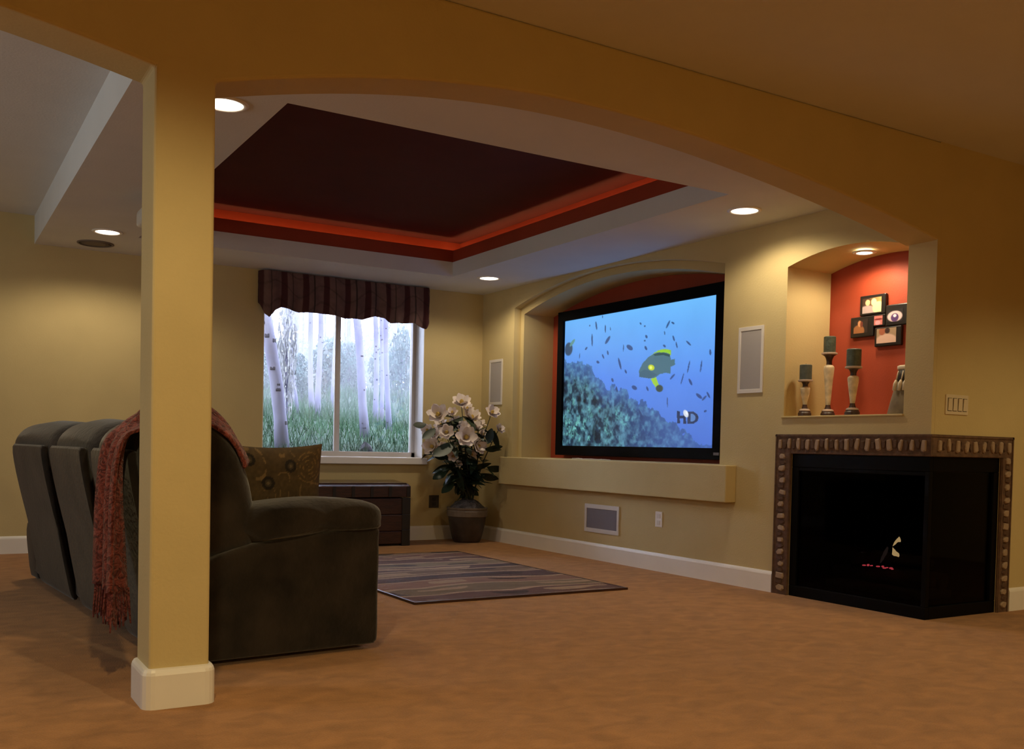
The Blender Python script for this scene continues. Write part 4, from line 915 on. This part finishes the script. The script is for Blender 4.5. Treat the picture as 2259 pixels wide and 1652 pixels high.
st = ((s * 8.3 + 0.12) % 1.0); C = L3(104, 78, 74)[None, None] * (0.85 + 0.5 * fbm(s * 30, v * 8, 91, 3))[..., None]
C = np.where((st < 0.26)[..., None], L3(66, 26, 28), C); C = np.where(((st > 0.5) & (st < 0.56))[..., None], L3(52, 38, 34), C)
cross = ((v * 2.1 + 0.35 * np.sin(s * 23) + 0.3 * fbm(s * 9, v * 2, 97, 2)) % 1.0); C = np.where((cross < 0.12)[..., None], C * 0.72, C)
o = printed('cloth', np.stack([xs, yy, zz], -1) - np.array(va.location), C, 'valance_print', va, True)
sd = o.modifiers.new('thick', 'SOLIDIFY'); sd.thickness = 0.006; sd.offset = 0
MB().tube([(X0 + 0.02, -0.07, 2.41), (X1 - 0.02, -0.07, 2.41)], 0.012, 8).tube([(X0 + 0.03, -0.07, 2.41), (X0 + 0.03, 0.0, 2.41)], 0.008, 8).tube([(X1 - 0.03, -0.07, 2.41), (X1 - 0.03, 0.0, 2.41)], 0.008, 8).build('rod', 'holder_dark', va, smooth=True, world=True)

# ------------------------------------------------------------------ the birch wood outside the window
def hill(x, y): return 0.72 + 0.125 * min(y, 11) + 0.05 * max(0, y - 11) + 0.05 * math.sin(x * 1.3 + y * 0.7) * min(1, y)
gx = np.linspace(-16, 22, 60); gy = np.concatenate([np.linspace(0.27, 6, 30), np.linspace(6.5, 34, 30)])
struct(MB().grid([[(x, y, hill(x, y)) for y in gy] for x in gx]).build('ground_slope', 'meadow', smooth=True), 'green slope rising outside the window', 'ground')
TRUNKS = []
def depth(P): return (P - CPOS).dot(CF)
def birch(label, u0, v0, u1, v1, y, wpx, m='bark_white', knots=6, group='birch trees outside the window', name='birch_tree'):
    a, b = px(u0, v0, 'y', y), px(u1, v1, 'y', y); r = wpx / 2 * depth(a) / CAM['f']
    d = (b - a) / (b.z - a.z); zg = hill(a.x, y) - 0.05
    root = a + d * (zg - a.z); t = thing(name, label, 'tree', tuple(root), group=group); n = 16; H = 6.5
    pts = [d * (H * i / n) + Vector((0.03 * math.sin(i * 1.1 + u0), 0.03 * math.cos(i * 0.9 + u0), 0)) * (r / 0.08) for i in range(n + 1)]; rr = [r * (1.22 if i == 0 else 1.0) * (1 - 0.45 * i / n) for i in range(n + 1)]
    MB().tube(pts, rr, 12).build('trunk', m, t, smooth=True)
    TRUNKS.append((root.x, y, r))
    for k in range(knots):
        z = rnd.uniform(0.1, 1.9); f_ = z / H * n; i_ = int(f_); p = pts[i_].lerp(pts[i_ + 1], f_ - i_); ra = rr[i_] + (rr[i_ + 1] - rr[i_]) * (f_ - i_)
        a_ = rnd.uniform(-2.6, -0.6); q = p + Vector((math.cos(a_), math.sin(a_), 0)) * ra * 0.90
        MB().rbox((0, 0, 0), (ra * rnd.uniform(0.4, 0.85), ra * 0.22, ra * rnd.uniform(0.3, 0.8)), ra * 0.10, 4).build('bark_scar', 'bark_knot', t, smooth=True, weld=True).matrix_basis = T(*q) @ Rz(a_ + PI / 2)
    return t
GB = 'birch trees outside the window'
birch('thick white birch trunk with black scars just outside the window pane', 622, 985, 598, 790, 1.0, 30, knots=14)
birch('white birch trunk close behind the thick scarred birch', 645, 885, 634, 740, 6.0, 22, knots=7)
birch('thin forked birch stem leaning away beside the scarred birch', 660, 930, 636, 760, 4.2, 7, knots=2)
birch('slim birch of the close pair of trunks, behind its twin', 688, 912, 685, 720, 5.6, 12, knots=4)
birch('birch with rough bark in the close pair of trunks, before its twin', 702, 932, 706, 730, 4.4, 13, knots=5)
birch('thin birch stem beside the window mullion', 731, 892, 738, 770, 6.5, 6, knots=2)
birch('smooth white birch trunk leaning beyond the mullion, with a rock at its foot', 809, 966, 789, 745, 2.0, 19, knots=7)
birch('spotted birch trunk behind the leaning white birch', 829, 932, 829, 740, 4.4, 12, knots=9)
birch('thin spotted birch trunk between two paler birches', 842, 936, 842, 740, 4.1, 9, knots=9)
birch('pale slim birch trunk with a broken twig near the window jamb', 857, 958, 853, 760, 2.6, 12, knots=5)
SHRUBS = ((655, 880, 7.5, 70, 110), (725, 870, 8.5, 80, 130), (770, 870, 9.5, 70, 120), (885, 860, 8.0, 60, 170), (845, 870, 10.5, 70, 110), (600, 880, 9.0, 70, 110))
ROCKS = ((812, 990, 0.75, 40, 34, 1), (703, 996, 0.6, 34, 9, 2), (770, 994, 0.6, 14, 7, 3), (632, 997, 0.55, 26, 7, 4))
taken = [(px(u, v, 'y', y).x, y, 0.75) for u, v, y, w, h in SHRUBS] + [(x, y, 0.45) for x, y, r in TRUNKS]
i = 0
while i < 16:
    u = rnd.choice((rnd.uniform(755, 800), rnd.uniform(865, 905), rnd.uniform(862, 905), rnd.uniform(585, 740))); y = rnd.uniform(8.5, 15.5)
    X_ = px(u, 880, 'y', y).x
    if any(abs(X_ - x) < g_ + 0.35 and abs(y - y_) < g_ for x, y_, g_ in taken): continue
    taken.append((X_, y, 0.4)); i += 1
    birch('distant grey trunk in the wood outside the window', u, 880, u + rnd.uniform(-5, 5), 720, y, rnd.uniform(4, 10), 'bark_grey', 0, 'distant trunks outside the window', 'distant_tree')
# morning haze hanging in the wood
hz = bpy.data.materials.new('haze'); hz.use_nodes = True; MATS['haze'] = hz; hn = hz.node_tree; hn.nodes.remove(hn.nodes['Principled BSDF'])
vs_ = hn.nodes.new('ShaderNodeVolumeScatter'); vs_.inputs['Color'].default_value = (0.95, 0.97, 1.0, 1); vs_.inputs['Density'].default_value = 0.022; hn.links.new(vs_.outputs[0], hn.nodes['Material Output'].inputs['Volume'])
tag(MB().box(-14, 20, 2.8, 32, -0.5, 9).build('haze', 'haze'), 'thin bluish haze between the trees outside the window', 'haze', None, 'stuff')
# grass
mb = MB(); gr = random.Random(3); solid = [(x, y, r * 1.25) for x, y, r in TRUNKS if y < 10] + [(px(u, v, 'y', y).x, y, w / 2 * depth(px(u, v, 'y', y)) / CAM['f'] * 1.1) for u, v, y, w, h, k in ROCKS]
for i in range(15000):
    y = 0.35 + 9.5 * gr.random() ** 1.5; w = 0.8 + 0.16 * (y + 9); x = -2.0 + 0.35 * y + gr.uniform(-1, 1) * (1.7 + 0.35 * y); h = gr.uniform(0.08, 0.26) * (0.7 + 0.05 * y)
    if any((x - X_) ** 2 + (y - Y_) ** 2 < r_ * r_ for X_, Y_, r_ in solid): continue
    a = gr.uniform(0, PI); z = hill(x, y) - 0.01
    c, s = math.cos(a) * (0.004 + 0.0012 * y), math.sin(a) * (0.004 + 0.0012 * y); lx, ly = gr.uniform(-0.08, 0.08), gr.uniform(-0.08, 0.08)
    mb.add([(x - c, y - s, z), (x + c, y + s, z), (x + lx, y + ly, z + h)], [(0, 1, 2)])
g_ = mb.build('grass', 'grass_blade'); tag(g_, 'long green grass growing on the slope outside the window', 'grass', None, 'stuff')
# shrubs and distant leafy trees
def cluster(m, n, size, seed):
    r_ = random.Random(seed); mb = MB()
    for i in range(n):
        v_ = Vector((r_.gauss(0, 1), r_.gauss(0, 1), r_.gauss(0, 1))).normalized() * r_.random() ** 0.4; p = Vector((v_.x, v_.y, v_.z * 1.0 + 1.0))
        q = Matrix.Rotation(r_.uniform(0, 6.28), 3, Vector((r_.random() - .5, r_.random() - .5, r_.random() - .5)).normalized()); a, b = q @ Vector((size, 0, 0)), q @ Vector((0, size * 0.5, 0))
        mb.add([p - a, p + b, p + a, p - b], [(0, 1, 2, 3)])
    return mb.mesh('foliage', m)
CM = {m: [cluster(m, 1500, 0.10, 5 + k) for k in range(2)] for m in ('bush_leaf', 'pale_leaf', 'far_leaf')}
def shrub(name, label, u, v, y, wpx, hpx, m, group):
    P = px(u, v, 'y', y); sc = depth(P) / CAM['f']; P.z = hill(P.x, y) - 0.05
    t = thing(name, label, 'shrub' if 'shrub' in name else 'tree', tuple(P), group=group); o = link('foliage', rnd.choice(CM[m]), t)
    o.scale = (wpx / 2 * sc, wpx / 2 * sc, hpx / 2 * sc); o.rotation_euler = (0, 0, rnd.uniform(0, 6))
    MB().tube([(0, 0, 0), (0, 0, hpx * sc * 0.6)], 0.02 + wpx * sc * 0.01, 6).build('stem', 'bark_grey', t)
for (u, v, y, w, h) in SHRUBS:
    shrub('leafy_shrub', 'blue green leafy shrub among the birch trees outside', u, v, y, w, h, 'bush_leaf', 'shrubs among the birches')
shrub('blossom_shrub', 'pale leafy shrub crown beside the thick scarred birch', 632, 800, 3.4, 46, 290, 'pale_leaf', None)
for (u, y, w, h) in ((570, 17, 120, 130), (660, 19, 110, 110), (740, 16, 110, 130), (790, 20, 110, 140), (880, 17, 120, 190), (940, 19, 120, 170), (830, 25, 120, 140), (700, 23, 110, 130), (610, 28, 110, 120)):
    shrub('distant_leafy_tree', 'hazy leafy tree far back in the wood outside', u, 850, y, w, h, 'far_leaf', 'distant leafy trees outside the window')
def rock(label, u, v, y, wpx, hpx, seed):
    P = px(u, v, 'y', y); sc = depth(P) / CAM['f']; P.z = hill(P.x, y) - 0.04; r_ = random.Random(seed); hx = wpx / 2 * sc; hz = hpx * sc + 0.04
    rings = []
    for k in range(6):
        f_ = k / 5; R_ = math.sqrt(max(0.02, 1 - f_ ** 2)); rings.append([(hx * R_ * math.cos(2 * PI * i / 9) * r_.uniform(0.8, 1.1) - hx * 0.3 * f_, hx * 0.7 * R_ * math.sin(2 * PI * i / 9) * r_.uniform(0.8, 1.1), hz * f_ * r_.uniform(0.9, 1.05)) for i in range(9)])
    o = MB().loft(rings).build('rock', 'rock_dark'); o.location = P; tag(o, label, 'rock', 'dark rocks below the window')
rock('craggy black rock at the foot of the leaning birch', 812, 990, 0.75, 40, 34, 1)
rock('low dark rock beside the mullion under the window', 703, 996, 0.6, 34, 9, 2); rock('small dark stone between the mullion and the black rock', 770, 994, 0.6, 14, 7, 3); rock('flat dark stone before the thick scarred birch', 632, 997, 0.55, 26, 7, 4)
